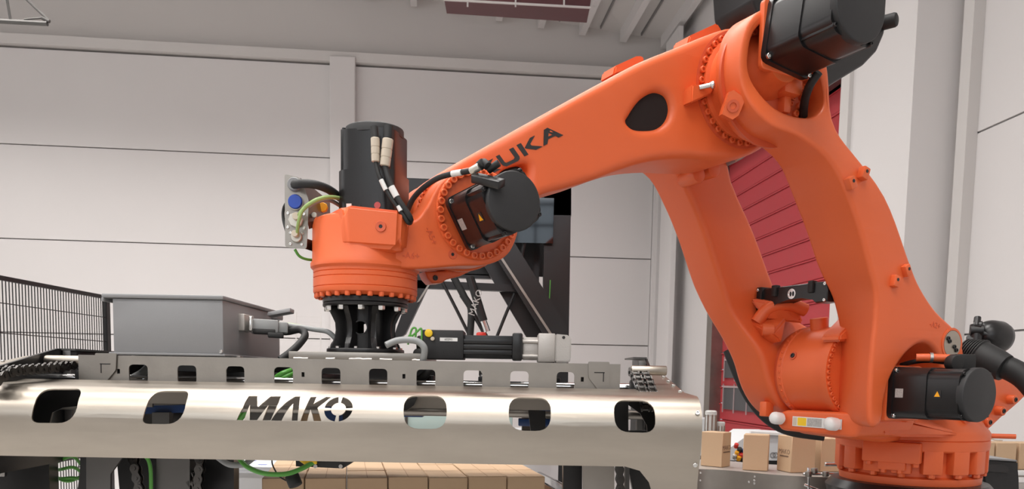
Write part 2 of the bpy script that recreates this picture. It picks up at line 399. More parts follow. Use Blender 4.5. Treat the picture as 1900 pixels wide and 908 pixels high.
# ---- second axis drum between the two link arms
bm = NB(); ax = lambda s0, s1: ((A2[0], s0, A2[1]), (A2[0], s1, A2[1]))
lathe(bm, [(.12, 0), (.200, 0), (.205, .004), (.205, .03), (.200, .034), (.200, .235), (.206, .24), (.206, .262), (.18, .265), (.1, .265)], frame(ax(-.115, 0)[0], (0, 1, 0)), 72)
drum = part('axis_drum', bm, 'orange')
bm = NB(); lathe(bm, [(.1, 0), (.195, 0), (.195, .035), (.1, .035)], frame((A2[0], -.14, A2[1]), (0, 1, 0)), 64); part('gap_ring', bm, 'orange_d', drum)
bm = NB(); lathe(bm, [(.1, 0), (.213, 0), (.213, .03), (.1, .03)], frame((A2[0], .145, A2[1]), (0, 1, 0)), 64); part('bolt_flange', bm, 'orange', drum)
for i in range(30):
    a = math.radians(-100+i*7.0)
    bolt(drum, (A2[0]+.198*math.cos(a), .174, A2[1]+.198*math.sin(a)), (0, 1, 0), .0095, 'orange')
bm = NB()
for i in range(20):
    a = math.radians(-95+i*8.5); bolt(drum, (A2[0]+.2045*math.cos(a), -.095, A2[1]+.2045*math.sin(a)), (math.cos(a), .2, math.sin(a)), .006, 'orange', .8)
for s in (-.02,):
    bm = NB(); cyl(bm, (.645, s, 1.90), (.660, s, 1.99), .040, seg=24); part('drum_lug', bm, 'orange', drum)
bm = NB(); d = Vector((1, 0, .35)).normalized(); p = Vector((A2[0], -.03, A2[1])) + d*.197
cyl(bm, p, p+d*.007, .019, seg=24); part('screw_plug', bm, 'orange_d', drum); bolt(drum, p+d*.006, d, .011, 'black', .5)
# ---- link arms
def ramp(x, a, b, ya, yb): t = min(1, max(0, (x-a)/(b-a))); t = t*t*(3-2*t); return ya+(yb-ya)*t
near = catmull([(1.370, 3.058), (1.28, 3.077), (1.17, 3.035), (1.085, 2.93), (1.055, 2.82), (1.035, 2.67), (.94, 2.556), (.78, 2.39), (.645, 2.19), (.57, 2.095), (.46, 2.005), (.33, 1.935), (.27, 1.865), (.255, 1.80), (.275, 1.74), (.33, 1.72), (.385, 1.755), (.435, 1.825), (.485, 1.862), (.53, 1.870), (.58, 1.858), (.635, 1.825), (.695, 1.765), (.735, 1.70), (.755, 1.62), (.757, 1.575),
        (.772, 1.535), (.805, 1.522), (.836, 1.545), (.848, 1.62), (.850, 1.74), (.845, 1.86), (.838, 1.95), (.845, 2.06), (.885, 2.15), (.955, 2.29), (1.045, 2.43), (1.13, 2.545), (1.25, 2.605), (1.385, 2.628), (1.475, 2.70), (1.517, 2.82), (1.502, 2.94), (1.45, 3.015)], 4, True)
near = [(p.x, p.y) for p in near]
arch = [(p.x, p.y) for p in catmull([(.775, 1.60), (.755, 1.70), (.70, 1.775), (.635, 1.84), (.575, 1.875), (.515, 1.88), (.455, 1.855), (.40, 1.80), (.37, 1.70), (.375, 1.58), (.45, 1.53), (.58, 1.515), (.70, 1.53)], 4, True)]
opn = [(p.x, p.y) for p in catmull([(1.475, 2.87), (1.455, 2.95), (1.39, 3.01), (1.31, 3.03), (1.21, 2.99), (1.13, 2.90), (1.085, 2.81), (1.09, 2.745), (1.15, 2.70), (1.25, 2.685), (1.35, 2.70), (1.43, 2.755), (1.47, 2.81)], 4, True)]
def near_warp(u, w, s):
    t = (s-.16)/.26                                   # 0 inner face .. 1 outer face
    inner = ramp(w, 2.50, 2.72, .16, .20); outer = ramp(w, 2.42, 2.80, .42, .33)
    sh = ramp(w, 1.80, 2.25, .125, 0)*ramp(u, .50, .64, 0, 1)*(1-t)**1.3
    return (u - sh, inner + (outer-inner)*t)
bm = plate([near, opn], .26, .02, 4)
cuts(bm, [(0, y, 0) for y in (1.6, 1.68, 1.76, 1.84, 1.92, 2.0, 2.1, 2.2, 2.3, 2.4, 2.48, 2.54, 2.6, 2.66, 2.72, 2.78, 2.84, 2.9)], (0, 1, 0))
uvs(bm, .29, near_warp)
la = part('link_arm', bm, 'orange', rob, 'near link arm, orange casting with an oval opening at the elbow', 45)
bm = NB()   # boss between the near link arm and the forearm
lathe(bm, [(.12, 0), (.192, 0), (.192, .012), (.178, .018), (.178, .045), (.182, .070), (.1, .070)], frame((A3[0], .125, A3[1]), (0, 1, 0)), 72)
part('elbow_boss', bm, 'orange', la)
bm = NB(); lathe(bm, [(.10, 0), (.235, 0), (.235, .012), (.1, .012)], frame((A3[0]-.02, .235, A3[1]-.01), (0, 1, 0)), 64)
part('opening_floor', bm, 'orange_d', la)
bolts_s(la, A3[0]-.02, A3[1]+.005, .178, .247, .014, 30)
bolts_s(la, A3[0]-.02, A3[1]+.005, .138, .247, .010, 20, 150, 340)
bm = NB(); lathe(bm, [(.06, 0), (.122, .035), (.118, .055), (.095, .075), (.085, .11), (.08, .14)], frame((A3[0]-.005, .20, A3[1]+.045), (0, 1, 0)), 48); part('motor_socket', bm, 'orange', la)
bm = NB()
bbox(bm, (1.17, .21, 2.78), (1.27, .31, 2.86), None, .02); bbox(bm, (1.20, .21, 2.72), (1.24, .28, 2.80), None, .012); part('casting_rib', bm, 'orange', la)
for (u, v, w, h, a) in ((1.032, 2.455, .028, .036, .5), (.961, 2.50, .028, .036, -.3), (.748, 2.108, .026, .036, -.2), (.684, 2.155, .026, .036, .5)):
    mw = Matrix.Translation((u, .42, v)) @ Matrix.Rotation(a, 4, 'Y')
    lug = part('cable_lug', bbox(NB(), (-w*.62, -.01, -h*.7), (w*.62, .022, h*.6), mw, .005), 'orange', la)
    bm = NB(); cyl(bm, (u, .440, v+.004), (u, .4435, v+.004), .0065, seg=12); part('lug_hole', bm, 'ink', lug)
# steel cover disc at the rear ear of the near link arm
cu, cvv = .352, 1.872
bm = NB(); lathe(bm, [(.068, 0), (.068, .004), (.058, .005), (.056, .0)], frame((cu, .419, cvv), (0, 1, 0)), 40, False); part('disc_rim', bm, 'orange', la)
bm = NB(); cyl(bm, (cu, .40, cvv), (cu, .424, cvv), .056, seg=40); dk = part('cover_disc', bm, 'steel', la, 'round steel cover disc with four screws')
for k, (du, dv) in enumerate(((.032, .022), (.022, .010), (-.012, -.012), (-.026, -.026))): bolt(dk, (cu+du, .424, cvv+dv), (0, 1, 0), .009, 'black', .7)
def emboss(txt, size, u, v, s, a=0, parent=la, nrm=(0, 1, 0), mat_='orange_d'):
    o = finish('embossed_marking', text_bm(txt, size, .0012), mat_, parent); z = Vector(nrm)
    o.matrix_basis = frame((u, s, v), z, z.cross(Vector((0, 0, 1)))*-1 if False else Vector((-1, 0, 0))) @ Matrix.Rotation(a, 4, 'Z'); return o
emboss('-A3+', .034, 1.205, 2.655, .353, .0)
emboss('-A2+', .034, .47, 1.945, .4205, -.15)
# near hub inner gusset and top wing
for du in (0,):
    gp = [(.80, 1.93), (.83, 1.86), (.70, 1.90), (.60, 1.97), (.66, 1.985)]
    bm = NB(); prism(bm, [(.80, 1.90), (.80, 1.872), (.60, 1.89), (.60, 2.00), (.66, 2.01)], lambda x, y, d: Vector((x, d, y)), .12, .22); bmesh.ops.bevel(bm, geom=bm.edges[:], offset=.008, segments=2, affect='EDGES'); part('inner_wing', bm, 'orange', la)
far = [(p.x, p.y) for p in catmull([(1.56, 2.82), (1.50, 2.97), (1.38, 3.06), (1.24, 3.06), (1.12, 2.98), (1.06, 2.83), (1.045, 2.66), (.86, 2.39), (.72, 2.155), (.61, 2.02), (.45, 1.93), (.38, 1.80), (.38, 1.67), (.46, 1.56), (.60, 1.52), (.72, 1.56), (.815, 1.66),
       (.88, 1.80), (.94, 1.92), (1.00, 2.03), (1.09, 2.22), (1.16, 2.36), (1.24, 2.49), (1.33, 2.60), (1.47, 2.67)], 4, True)]
def far_warp(u, w, s):
    t = (s+.45)/.22
    inner = ramp(w, 1.80, 2.05, -.135, -.235); outer = ramp(w, 1.75, 2.2, -.34, -.44)
    if w > 2.55: inner = ramp(w, 2.55, 2.75, -.235, -.20)
    return outer + (inner-outer)*t
bm = plate([far], .22, .03, 4)
cuts(bm, [(0, y, 0) for y in (1.65, 1.72, 1.78, 1.83, 1.88, 1.93, 1.98, 2.03, 2.08, 2.14, 2.2, 2.3, 2.4, 2.5, 2.6, 2.66, 2.72, 2.8)], (0, 1, 0))
uvs(bm, -.34, far_warp)
lb = part('link_arm', bm, 'orange', rob, 'far link arm, plain orange casting', 45)
# gusset, wing and stop on the far arm by the drum
bm = NB(); vv = [bm.verts.new(c) for c in ((.83, -.30, 1.88), (.90, -.27, 2.0), (.86, -.10, 1.915), (.80, -.10, 1.875), (.74, -.13, 2.0), (.78, -.24, 1.87))]
bmesh.ops.convex_hull(bm, input=bm.verts); bmesh.ops.bevel(bm, geom=bm.edges[:], offset=.008, segments=2, affect='EDGES'); part('gusset', bm, 'orange', lb)
bm = NB(); tube(bm, [(.86, -.20, 1.97), (.82, -.17, 2.035), (.74, -.13, 2.055), (.66, -.10, 2.03)], .03, 12); part('top_wing', bm, 'orange', lb)
bm = NB(); vv = [bm.verts.new(c) for c in ((.88, -.24, 2.08), (.70, -.24, 2.10), (.82, -.13, 2.06), (.70, -.12, 2.07), (.84, -.17, 1.98), (.64, -.12, 1.97), (.62, -.22, 2.0))]
bmesh.ops.convex_hull(bm, input=bm.verts); bmesh.ops.bevel(bm, geom=bm.edges[:], offset=.01, segments=2, affect='EDGES'); part('shoulder_pad', bm, 'orange', lb)
bm = NB(); cyl(bm, (.875, -.15, 1.935), (.835, -.12, 1.935), .028, seg=20); part('stop_pin', bm, 'orange', lb)
for px in ((1298, 324), (1326, 314)):
    u, v = RP(px[0], px[1], -.15); bm = NB(); bcyl(bm, (u, -.26, v), (u, -.15, v), .034, .008, 24); part('stop_pin', bm, 'orange', lb)
# black bar that ties the two link arms together
bar = [(-.205, -.042), (.165, -.042), (.165, .046), (-.205, .046)]
bm = NB(); prism(bm, [(-.23, -.050), (-.14, -.048), (-.135, -.03), (-.06, -.018), (.02, -.016), (.085, -.024), (.095, -.043), (.16, -.04), (.16, .046), (-.23, .044)], lambda s, v, d: Vector((.79+d, s, 2.083+v)), -.05, .03)
bmesh.ops.bevel(bm, geom=bm.edges[:], offset=.004, segments=1, affect='EDGES'); cb = part('cross_bar', bm, 'black', rob, 'black bar bolted between the two link arms')
part('end_bracket', bbox(NB(), (.745, -.245, 2.03), (.835, -.205, 2.135), None, .006), 'black', cb)
part('orange_block', bbox(NB(), (.77, -.275, 2.035), (.86, -.235, 2.13), None, .012), 'orange', cb)
for s in (-.135, .075): part('clamp_claw', bbox(NB(), (.80, s-.014, 2.085), (.832, s+.014, 2.137), None, .005), 'rubber', cb)
for s, v in ((-.225, 2.045), (-.225, 2.12), (.148, 2.05), (.148, 2.118)): bolt(cb, (.82 if s > 0 else .835, s, v), (1, 0, 0), .007, 'zinc')
bm = NB(); lathe(bm, [(.0225, 0), (.0225, .003), (.019, .003), (.019, .001), (.001, .001)], frame((.8195, -.035, 2.090), (1, 0, 0)), 32, False); em = part('round_emblem', bm, 'zinc', cb, 'round silver and black emblem')
for s in (-.0425, -.0275): finish('emblem_bar', prism(NB(), circ(0, 0, .0045, 14, ry=.011), lambda x, y, d: Vector((x, y, d)), 0, .002), 'ink', em).matrix_basis = frame((.8205, s, 2.090), (1, 0, 0), (0, 1, 0))
# ---- forearm
fa = [(p.x, p.y) for p in catmull([(1.472, 3.018), (1.62, 2.942), (1.795, 2.852), (1.95, 2.757), (2.111, 2.656), (2.30, 2.535), (2.50, 2.405), (2.60, 2.325), (2.645, 2.24), (2.625, 2.145), (2.56, 2.075), (2.47, 2.055), (2.38, 2.08), (2.31, 2.15), (2.27, 2.235), (2.21, 2.322), (2.10, 2.365), (1.992, 2.406), (1.86, 2.463),
      (1.732, 2.509), (1.58, 2.541), (1.421, 2.557), (1.28, 2.585), (1.15, 2.655), (1.06, 2.78), (1.06, 2.92), (1.14, 3.03), (1.25, 3.07), (1.36, 3.065)], 4, True)]
h1 = [(p.x, p.y) for p in catmull([RP(*q, .12) for q in ((1166, 226), (1171, 214), (1187, 190), (1205, 175), (1222, 170), (1239, 178), (1246, 200), (1240, 222), (1225, 236), (1205, 240), (1180, 238))], 4, True)]
h2 = [(p.x, p.y) for p in catmull([RP(*q, .12) for q in ((950, 308), (975, 301), (985, 306), (986, 322), (978, 345), (960, 355), (940, 340), (938, 320))], 4, True)]
def fore_warp(u, w, s):
    t = (s+.18)/.30; out = .12; inn = ramp(u, 1.6, 2.2, -.18, -.10)
    out = ramp(u, 2.15, 2.45, .12, .06)
    return inn + (out-inn)*t
bm = plate([fa, h1, h2], .30, .030, 4)
cuts(bm, [(x, 0, 0) for x in (1.6, 1.7, 1.8, 1.9, 2.0, 2.1, 2.17, 2.22, 2.27, 2.32, 2.37, 2.42, 2.47)], (1, 0, 0))
uvs(bm, -.03, fore_warp)
farm = part('forearm', bm, 'orange', rob, 'orange forearm beam with two oval holes and black lettering', 45)
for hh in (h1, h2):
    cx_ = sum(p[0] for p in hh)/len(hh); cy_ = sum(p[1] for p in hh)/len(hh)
    bm = uvs(plate([[(cx_+(x-cx_)*1.16, cy_+(y-cy_)*1.16) for x, y in hh]], .01), .092 if hh is h1 else .045); part('cavity_shade_plate', bm, 'cavity', farm, 'near-black plate painted as the shade inside a forearm hole')  # plate close to the hole mouth, its colour stands for the shade inside
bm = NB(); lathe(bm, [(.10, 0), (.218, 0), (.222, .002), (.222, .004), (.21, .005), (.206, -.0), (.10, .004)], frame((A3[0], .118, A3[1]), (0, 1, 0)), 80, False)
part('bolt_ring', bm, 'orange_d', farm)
bolts_s(farm, A3[0], A3[1], .201, .121, .0125, 32)
for (pts, s0, s1) in (([(1138, 140), (1142, 122), (1186, 102), (1197, 106), (1192, 124)], -.05, .04), ([(1276, 82), (1280, 66), (1332, 42), (1343, 60), (1324, 74)], -.10, .0)):
    q = [RP(x, y, s1) for x, y in pts]
    bm = NB(); prism(bm, q, lambda x, y, d: Vector((x, d, y)), s0, s1); bmesh.ops.bevel(bm, geom=bm.edges[:], offset=.006, segments=2, affect='EDGES'); part('lifting_lug', bm, 'orange', farm)
bm = NB(); q = [RP(x, y, .16) for x, y in ((1281, 192), (1283, 158), (1308, 156), (1326, 160), (1318, 176))]
prism(bm, q, lambda x, y, d: Vector((x, d, y)), .11, .165); bmesh.ops.bevel(bm, geom=bm.edges[:], offset=.005, segments=2, affect='EDGES'); part('stop_nose', bm, 'orange', farm)
u, v = RP(1318, 159, .19); bm = NB(); cyl(bm, (u+.03, .165, v-.005), (u-.005, .195, v+.003), .009, seg=14); bcyl(bm, (u, .19, v), (u-.012, .20, v+.004), .014, .004, 14); part('grease_nipple', bm, 'zinc', farm)
# clevis on the near link boss
u, v = RP(1366, 194, .29); mw = frame((u+.010, .285, v), (.50, .80, -.20), (-.35, .1, 1))
o = part('clevis', prism(NB(), [(-.050, -.018), (-.030, -.032), (.030, -.032), (.042, .020), (.030, .034), (-.046, .026)], lambda x, y, d: mw @ Vector((x, y, d)), -.055, .016), 'orange', la)
bm = NB(); lathe(bm, [(.012, 0), (.022, 0), (.022, .004), (.012, .004), (.010, -.003), (.001, -.003)], mw @ Matrix.Translation((-.008, 0, .0175)), 24, False); part('clevis_ring', bm, 'orange_d', o)
# lettering on the forearm
def zk(p): return (880+p[0]/7.567, 220+p[1]/7.567)
Kb = [(643, 348), (697, 322), (790, 492), (742, 515)]; Kc = [(745, 392), (808, 258), (870, 228), (812, 345), (828, 368), (970, 388), (885, 432), (757, 404)]
LET = [[[(x-515, y+287) for x, y in Kb]], [[(x-515, y+287) for x, y in Kc]],
       [[(388, 488), (434, 466), (500, 580), (520, 590), (610, 545), (622, 520), (553, 400), (604, 376), (680, 510), (684, 545), (664, 575), (525, 640), (490, 632), (465, 610)]],
       [Kb], [Kc], [[(985, 155), (1030, 128), (1250, 235), (1185, 268), (1138, 245), (1040, 290), (1030, 355), (978, 382)], [(1045, 200), (1097, 228), (1042, 252)]]]
for outl in LET:
    bm = plate([[RP(*zk(p), .1205) for p in o] for o in outl], .001); uvs(bm, .1208, lambda u, w, s: s + ramp(u, 2.15, 2.45, 0, -.06)); part('black_letter', bm, 'ink', farm)
# ---- servo motors
def motor(name, cu, cv, s0, s1, w, tilt, rd, label, mw=None):
    L = s1-s0; mw = mw or Matrix.Translation((cu, s0, cv)) @ Matrix.Rotation(tilt, 4, 'Y') @ Matrix.Rotation(-PI/2, 4, 'X') @ Matrix.Rotation(PI, 4, 'Z')
    h = w/2; bm = NB(); f = lambda x, y, d: Vector((x, y, d))
    prism(bm, fillet([(-h, -h), (h, -h), (h, h), (-h, h)], w*.13, 3), f, 0, .02*w/.2)
    a, c = h*.97, h*.72
    prism(bm, fillet([(-a, -c), (-c, -a), (c, -a), (a, -c), (a, c), (c, a), (-c, a), (-a, c)], w*.05, 2), f, .01, L*.52)
    a2, c2 = h*.93, h*.66
    prism(bm, fillet([(-a2, -c2), (-c2, -a2), (c2, -a2), (a2, -c2), (a2, c2), (c2, a2), (-c2, a2), (-a2, c2)], w*.08, 2), f, L*.5, L*.93)
    for sx, sy in ((1, 1), (1, -1), (-1, 1), (-1, -1)):       # raised cable ducts along the corners
        bbox(bm, (sx*h*.76-.008, sy*h*.76-.008, L*.50), (sx*h*.76+.008, sy*h*.76+.008, L*.94), None, .003)
    body = reg(finish(name, bm, 'black', rob, None), label); body.matrix_basis = mw
    bm = NB(); lathe(bm, [(rd*.9, 0), (rd, .003), (rd, L*.085), (rd*.985, L*.095), (rd*.955, L*.1)], Matrix.Translation((0, 0, L*.90)), 56)
    finish('end_cap', bm, 'cap', body)
    for sx, sy in ((1, 1), (1, -1), (-1, 1), (-1, -1)):
        bolt(body, (sx*(h-.014), sy*(h-.014), .02*w/.2), (0, 0, 1), w*.042, 'zinc')
        bolt(body, (sx*h*.76, sy*h*.76, L*.94), (0, 0, 1), w*.03, 'black')
    return body, w, L
def motor_labels(body, w, L, side=0):
    """rating plate and warning triangle on one flank"""
    h = w/2*.963; R = Matrix.Rotation(side*PI/2, 4, 'Z')
    p = finish('rating_plate', bbox(NB(), (h, -.018, L*.10), (h+.001, .018, L*.10+.036)), 'label', body); p.matrix_basis = R
    h2 = w/2*.935
    p = finish('warning_label', bbox(NB(), (h2, -.015, L*.62), (h2+.001, .015, L*.62+.03)), 'ink', body); p.matrix_basis = R
    t = finish('warning_triangle', prism(NB(), [(-.012, .010), (.012, .010), (0, -.011)], lambda x, y, d: Vector((d, x, y)), h2+.001, h2+.0016), 'yelo', body)
    t.matrix_basis = R @ Matrix.Translation((0, 0, L*.62+.015)) @ Matrix.Rotation(-PI/2 if side in (0, 2) else PI/2, 4, 'X')
    return p
m2 = motor('servo_motor', .61, 1.662, .40, .72, .212, 0, .104, 'black servo motor low on the near link arm'); motor_labels(*m2, side=2)
m3 = motor('servo_motor', 1.305, 2.948, .345, .665, .235, -.14, .118, 'black servo motor above the elbow')
m5 = motor('servo_motor', 2.478, 2.218, .195, .445, .180, .52, .088, 'black servo motor on the wrist, round cap towards the left'); motor_labels(*m5, side=2)
# mounting plates of orange cast iron behind the motors
part('motor_flange', uvs(plate([fillet([(1.305-.122, 2.948-.122), (1.305+.122, 2.948-.122), (1.305+.122, 2.948+.122), (1.305-.122, 2.948+.122)], .02)], .022, .004), .334), 'orange', la)
part('motor_flange', bbox(NB(), (.50, .30, 1.545), (.722, .40, 1.775), None, .012), 'orange', la)
# ---- black cover and second motor behind the elbow
q = RPs([(1392, -70), (1396, 0), (1411, 50), (1440, 110), (1500, 170), (1534, 163), (1603, 121), (1628, 95), (1642, 62), (1650, -70)], .14)
bm = uvs(plate([fillet(q, .01)], .22, .012), .03); part('rear_cover', bm, 'black', rob, 'black angular cover behind the elbow')
u, v = RP(1650, 42, .15); bm = NB(); bcyl(bm, (u+.05, .05, v), (u-.0, .19, v), .03, .012, 24); part('cable_gland', bm, 'rubber', rob)
# ---- wrist
wr_o = [(p.x, p.y) for p in catmull([(2.600, 2.312), (2.53, 2.362), (2.46, 2.378), (2.38, 2.358), (2.325, 2.29), (2.31, 2.215), (2.325, 2.15), (2.36, 2.10), (2.43, 2.068), (2.53, 2.056), (2.66, 2.037), (2.74, 2.035), (2.80, 2.05), (2.82, 2.12), (2.79, 2.18), (2.72, 2.19), (2.685, 2.185), (2.645, 2.23)], 5, True)]
bm = plate([wr_o], .13, .010, 3); uvs(bm, .10)
wrist = part('wrist_housing', bm, 'orange', rob, 'orange wrist casting with a ring of screws')
bm = NB(); lathe(bm, [(.02, 0), (.124, 0), (.126, .010), (.142, .012), (.146, .004)], frame((A5[0], .162, A5[1]), (0, 1, 0)), 72, False)
part('bolt_ring', bm, 'orange', wrist)
bolts_s(wrist, A5[0], A5[1], .1335, .171, .0118, 30)
bm = NB(); lathe(bm, [(.02, 0), (.155, 0), (.155, .12), (.13, .13), (.13, .16), (.02, .16)], frame((A5[0]+.02, -.13, A5[1]-.005), (0, 1, 0)), 64)
kn = part('wrist_hub', bm, 'orange', wrist)
for i in range(26):
    a = math.radians(130+i*7); bolt(kn, (A5[0]+.02+.142*math.cos(a), -.005, A5[1]-.005+.142*math.sin(a)), (0, 1, 0), .009, 'orange')
bm = NB()   # round block above the flange
lathe(bm, [(.14, 2.030), (.168, 2.032), (.176, 2.040), (.177, 2.052), (.171, 2.062), (.170, 2.17), (.165, 2.190), (.15, 2.198), (.05, 2.205)], Matrix.Translation((A6, 0, 0)), 80)
blk = part('wrist_block', bm, 'orange', wrist)
# protruding gear cover on the front of the block (outline in world x / z, turned towards the camera)
WI = RBM.inverted()
bm = NB()
top = [(-.635, 2.625, 2.188), (-.520, 2.512, 2.214), (-.352, 2.515, 2.200), (-.330, 2.57, 2.19), (-.40, 2.78, 2.20), (-.60, 2.78, 2.20)]
low = [(-.600, 2.600, 2.100), (-.565, 2.550, 2.092), (-.515, 2.514, 2.094), (-.358, 2.517, 2.086), (-.340, 2.57, 2.09), (-.40, 2.78, 2.08), (-.60, 2.78, 2.08)]
lo2 = [(-.57, 2.60, 2.085), (-.50, 2.55, 2.078), (-.40, 2.55, 2.074), (-.37, 2.60, 2.075)]
for c in top+low+lo2: bm.verts.new(WI @ Vector(c))
r_ = bmesh.ops.convex_hull(bm, input=bm.verts); bmesh.ops.dissolve_limit(bm, angle_limit=.05, verts=bm.verts, edges=bm.edges)
bmesh.ops.bevel(bm, geom=bm.edges[:], offset=.010, segments=3, affect='EDGES'); gc = part('gear_cover', bm, 'orange', wrist)
def wpt(x, y, z): return WI @ Vector((x, y, z))
WD = (WI.to_3x3() @ Vector((0, -1, 0)))
p = wpt(-.412, 2.5135, 2.150); bm = NB(); lathe(bm, [(.010, 0), (.0155, 0), (.0165, .0015), (.0155, .003), (.006, .0025), (.005, 0)], frame(p, WD), 28, False); part('screw_plug', bm, 'orange_d', gc)
bolt(gc, p, WD, .006, 'black', .4)
p = wpt(-.607, 2.553, 2.115); 
u, v = RP(841, 472, .17); bm = NB(); lathe(bm, [(.008, 0), (.0145, 0), (.0155, .0015), (.0145, .003), (.005, .002)], frame((u, .164, v), (0, 1, 0)), 24, False); part('screw_plug', bm, 'orange_d', wrist); bolt(wrist, (u, .164, v), (0, 1, 0), .006, 'black', .4)
for txt, px, py, a in (('-A6+', 763, 475, .0), ('-A5+', 800, 438, -1.1)):
    u, v = RP(px, py, .166); emboss(txt, .028, u, v, .1655, a, wrist)
# lower ear with a pin below the wrist hub
q = RPs([(786, 505), (880, 500), (850, 514), (826, 520), (818, 526), (800, 527), (792, 518)], .0)
bm = uvs(plate([q], .07, .008), -.02); ear = part('stop_ear', bm, 'orange', wrist); u, v = RP(808, 516, .018); bolt(ear, (u, .016, v), (0, 1, 0), .009, 'black', .5)
bm = NB()   # rotating flange with grooves
lathe(bm, [(.10, 1.948), (.150, 1.950), (.160, 1.956), (.166, 1.958), (.168, 1.962), (.168, 1.974), (.1655, 1.976), (.168, 1.978), (.168, 2.004), (.1655, 2.006), (.168, 2.008), (.168, 2.020), (.1655, 2.022), (.168, 2.024), (.168, 2.036), (.12, 2.040)], Matrix.Translation((A6, 0, 0)), 96)
fl = part('wrist_flange', bm, 'orange', wrist)
for i in range(28):
    a = 2*PI*i/28; bolt(fl, (A6+.157*math.cos(a), .157*math.sin(a), 1.957), (0, 0, -1), .0085, 'orange', 1.7)
# vertical motor on top of the wrist block
mw = WI @ Matrix.Translation((-.463, 2.70, 2.185)) @ Matrix.Rotation(math.radians(-12), 4, 'Z')
m6, w6, L6 = motor('servo_motor', 0, 0, 0, .306, .196, 0, .094, 'tall black servo motor standing on the wrist', mw)
bm = NB(); cyl(bm, (.048, -.0975, .045), (.048, -.0945, .045), .0105, seg=20); finish('red_dot', bm, 'pink', m6)
finish('sensor', bbox(NB(), (-.055, -.100, .038), (-.038, -.094, .052)), 'labelw', m6)
for x in (-.012, -.03): bm = NB(); cyl(bm, (x, -.0975, .045), (x, -.094, .045), .004, seg=10); finish('vent_hole', bm, 'ink', m6)
MW6 = RBM @ mw
def wtube(name, pts, r, m, parent=rob, seg=10, label=None):
    """cable through world points"""
    bm = NB(); tube(bm, pts, r, seg); 
    if parent is not None:
        inv = (RBM if parent is rob else parent_world[parent.name]).inverted(); bmesh.ops.transform(bm, matrix=inv, verts=bm.verts)
    return reg(finish(name, bm, m, parent), label)
parent_world = {}
bolts_s(farm, A5[0]+.02, A5[1]+.01, .138, .061, .0105, 10, 0, 66)
# connectors and cables of that motor
for (x0, y0, x1, y1, xe, ye, r, n) in ((694, 236, 696, 256, 697, 301, .0125, 'a'), (721, 234, 720, 258, 714, 309, .0155, 'b')):
    P = [PY(x0, y0, 2.555), PY(x1, y1, 2.55), PY((x1+xe)/2, (y1+ye)/2, 2.548), PY(xe, ye, 2.55)]
    bm = NB(); tube(bm, P[:2], r*.95, 16, smooth=False); bmesh.ops.transform(bm, matrix=WI, verts=bm.verts); part('plug_elbow', bm, 'rubber', rob)
    bm = NB(); fm = frame(P[1], P[3]-P[1]); L = (P[3]-P[1]).length
    lathe(bm, [(r*.95, 0), (r*1.08, .002), (r*1.08, L*.36), (r*1.0, L*.37), (r*1.0, L*.40), (r*1.08, L*.41), (r*1.06, L*.66), (r*.98, L*.67), (r*.98, L*.70), (r*1.05, L*.71), (r, L*.97), (r*.7, L)], fm, 24)
    bmesh.ops.transform(bm, matrix=WI, verts=bm.verts); part('cable_plug', bm, 'beige', rob, 'beige screw plug')
wtube('motor_cable', [PY(697, 300, 2.55), PY(703, 325, 2.54), PY(716, 352, 2.535), PY(734, 380, 2.53), PY(750, 402, 2.53), PY(758, 414, 2.535), PY(764, 408, 2.56)], .0065, 'rubber', label='black cable running down the tall motor')
wtube('motor_cable', [PY(714, 307, 2.55), PY(720, 330, 2.54), PY(729, 352, 2.535), PY(740, 372, 2.53), PY(752, 390, 2.53), PY(761, 405, 2.535), PY(760, 413, 2.56)], .0095, 'rubber', label='thicker black cable running down the tall motor')
for (x, y, xx, yy, r, Y) in ((707, 334, 716, 353, .0075, 2.535), (726, 347, 736, 366, .0105, 2.533), (739, 383, 744, 392, .0075, 2.528)):
    wtube('cable_sleeve', [PY(x, y, Y), PY((x+xx)/2, (y+yy)/2, Y-.001), PY(xx, yy, Y-.002)], r, 'labelw', seg=14)
# black cable arching from the wrist to the left motor
wtube('motor_cable', [PY(756, 392, 2.62), PY(766, 370, 2.60), PY(784, 350, 2.57), PY(810, 332, 2.53), PY(838, 323, 2.49), PY(868, 318, 2.46), PY(885, 314, 2.45)], .0085, 'rubber', label='black cable arching to the wrist motor')
wtube('cable_sleeve', [PY(839, 323, 2.489), PY(849, 321, 2.478), PY(857, 320, 2.468)], .0093, 'labelw', seg=14)
for (x0, y0, x1, y1, r, m_) in ((873, 319, 890, 309, .012, 'nickel'), (889, 309, 897, 302, .0145, 'rubber'), (896, 301, 906, 309, .013, 'rubber'), (905, 317, 926, 302, .011, 'rubber')):
    bm = NB(); bcyl(bm, WI @ PY(x0, y0, 2.45), WI @ PY(x1, y1, 2.435), r, .003, 20); part('cable_plug', bm, m_)
bm = NB(); bbox(bm, (-.0, -.018, -.012), (.10, .018, .012), WI @ frame(PY(880, 330, 2.44), (0, -.5, .85), PY(935, 306, 2.36)-PY(880, 330, 2.44)), .004); part('connector_block', bm, 'black')
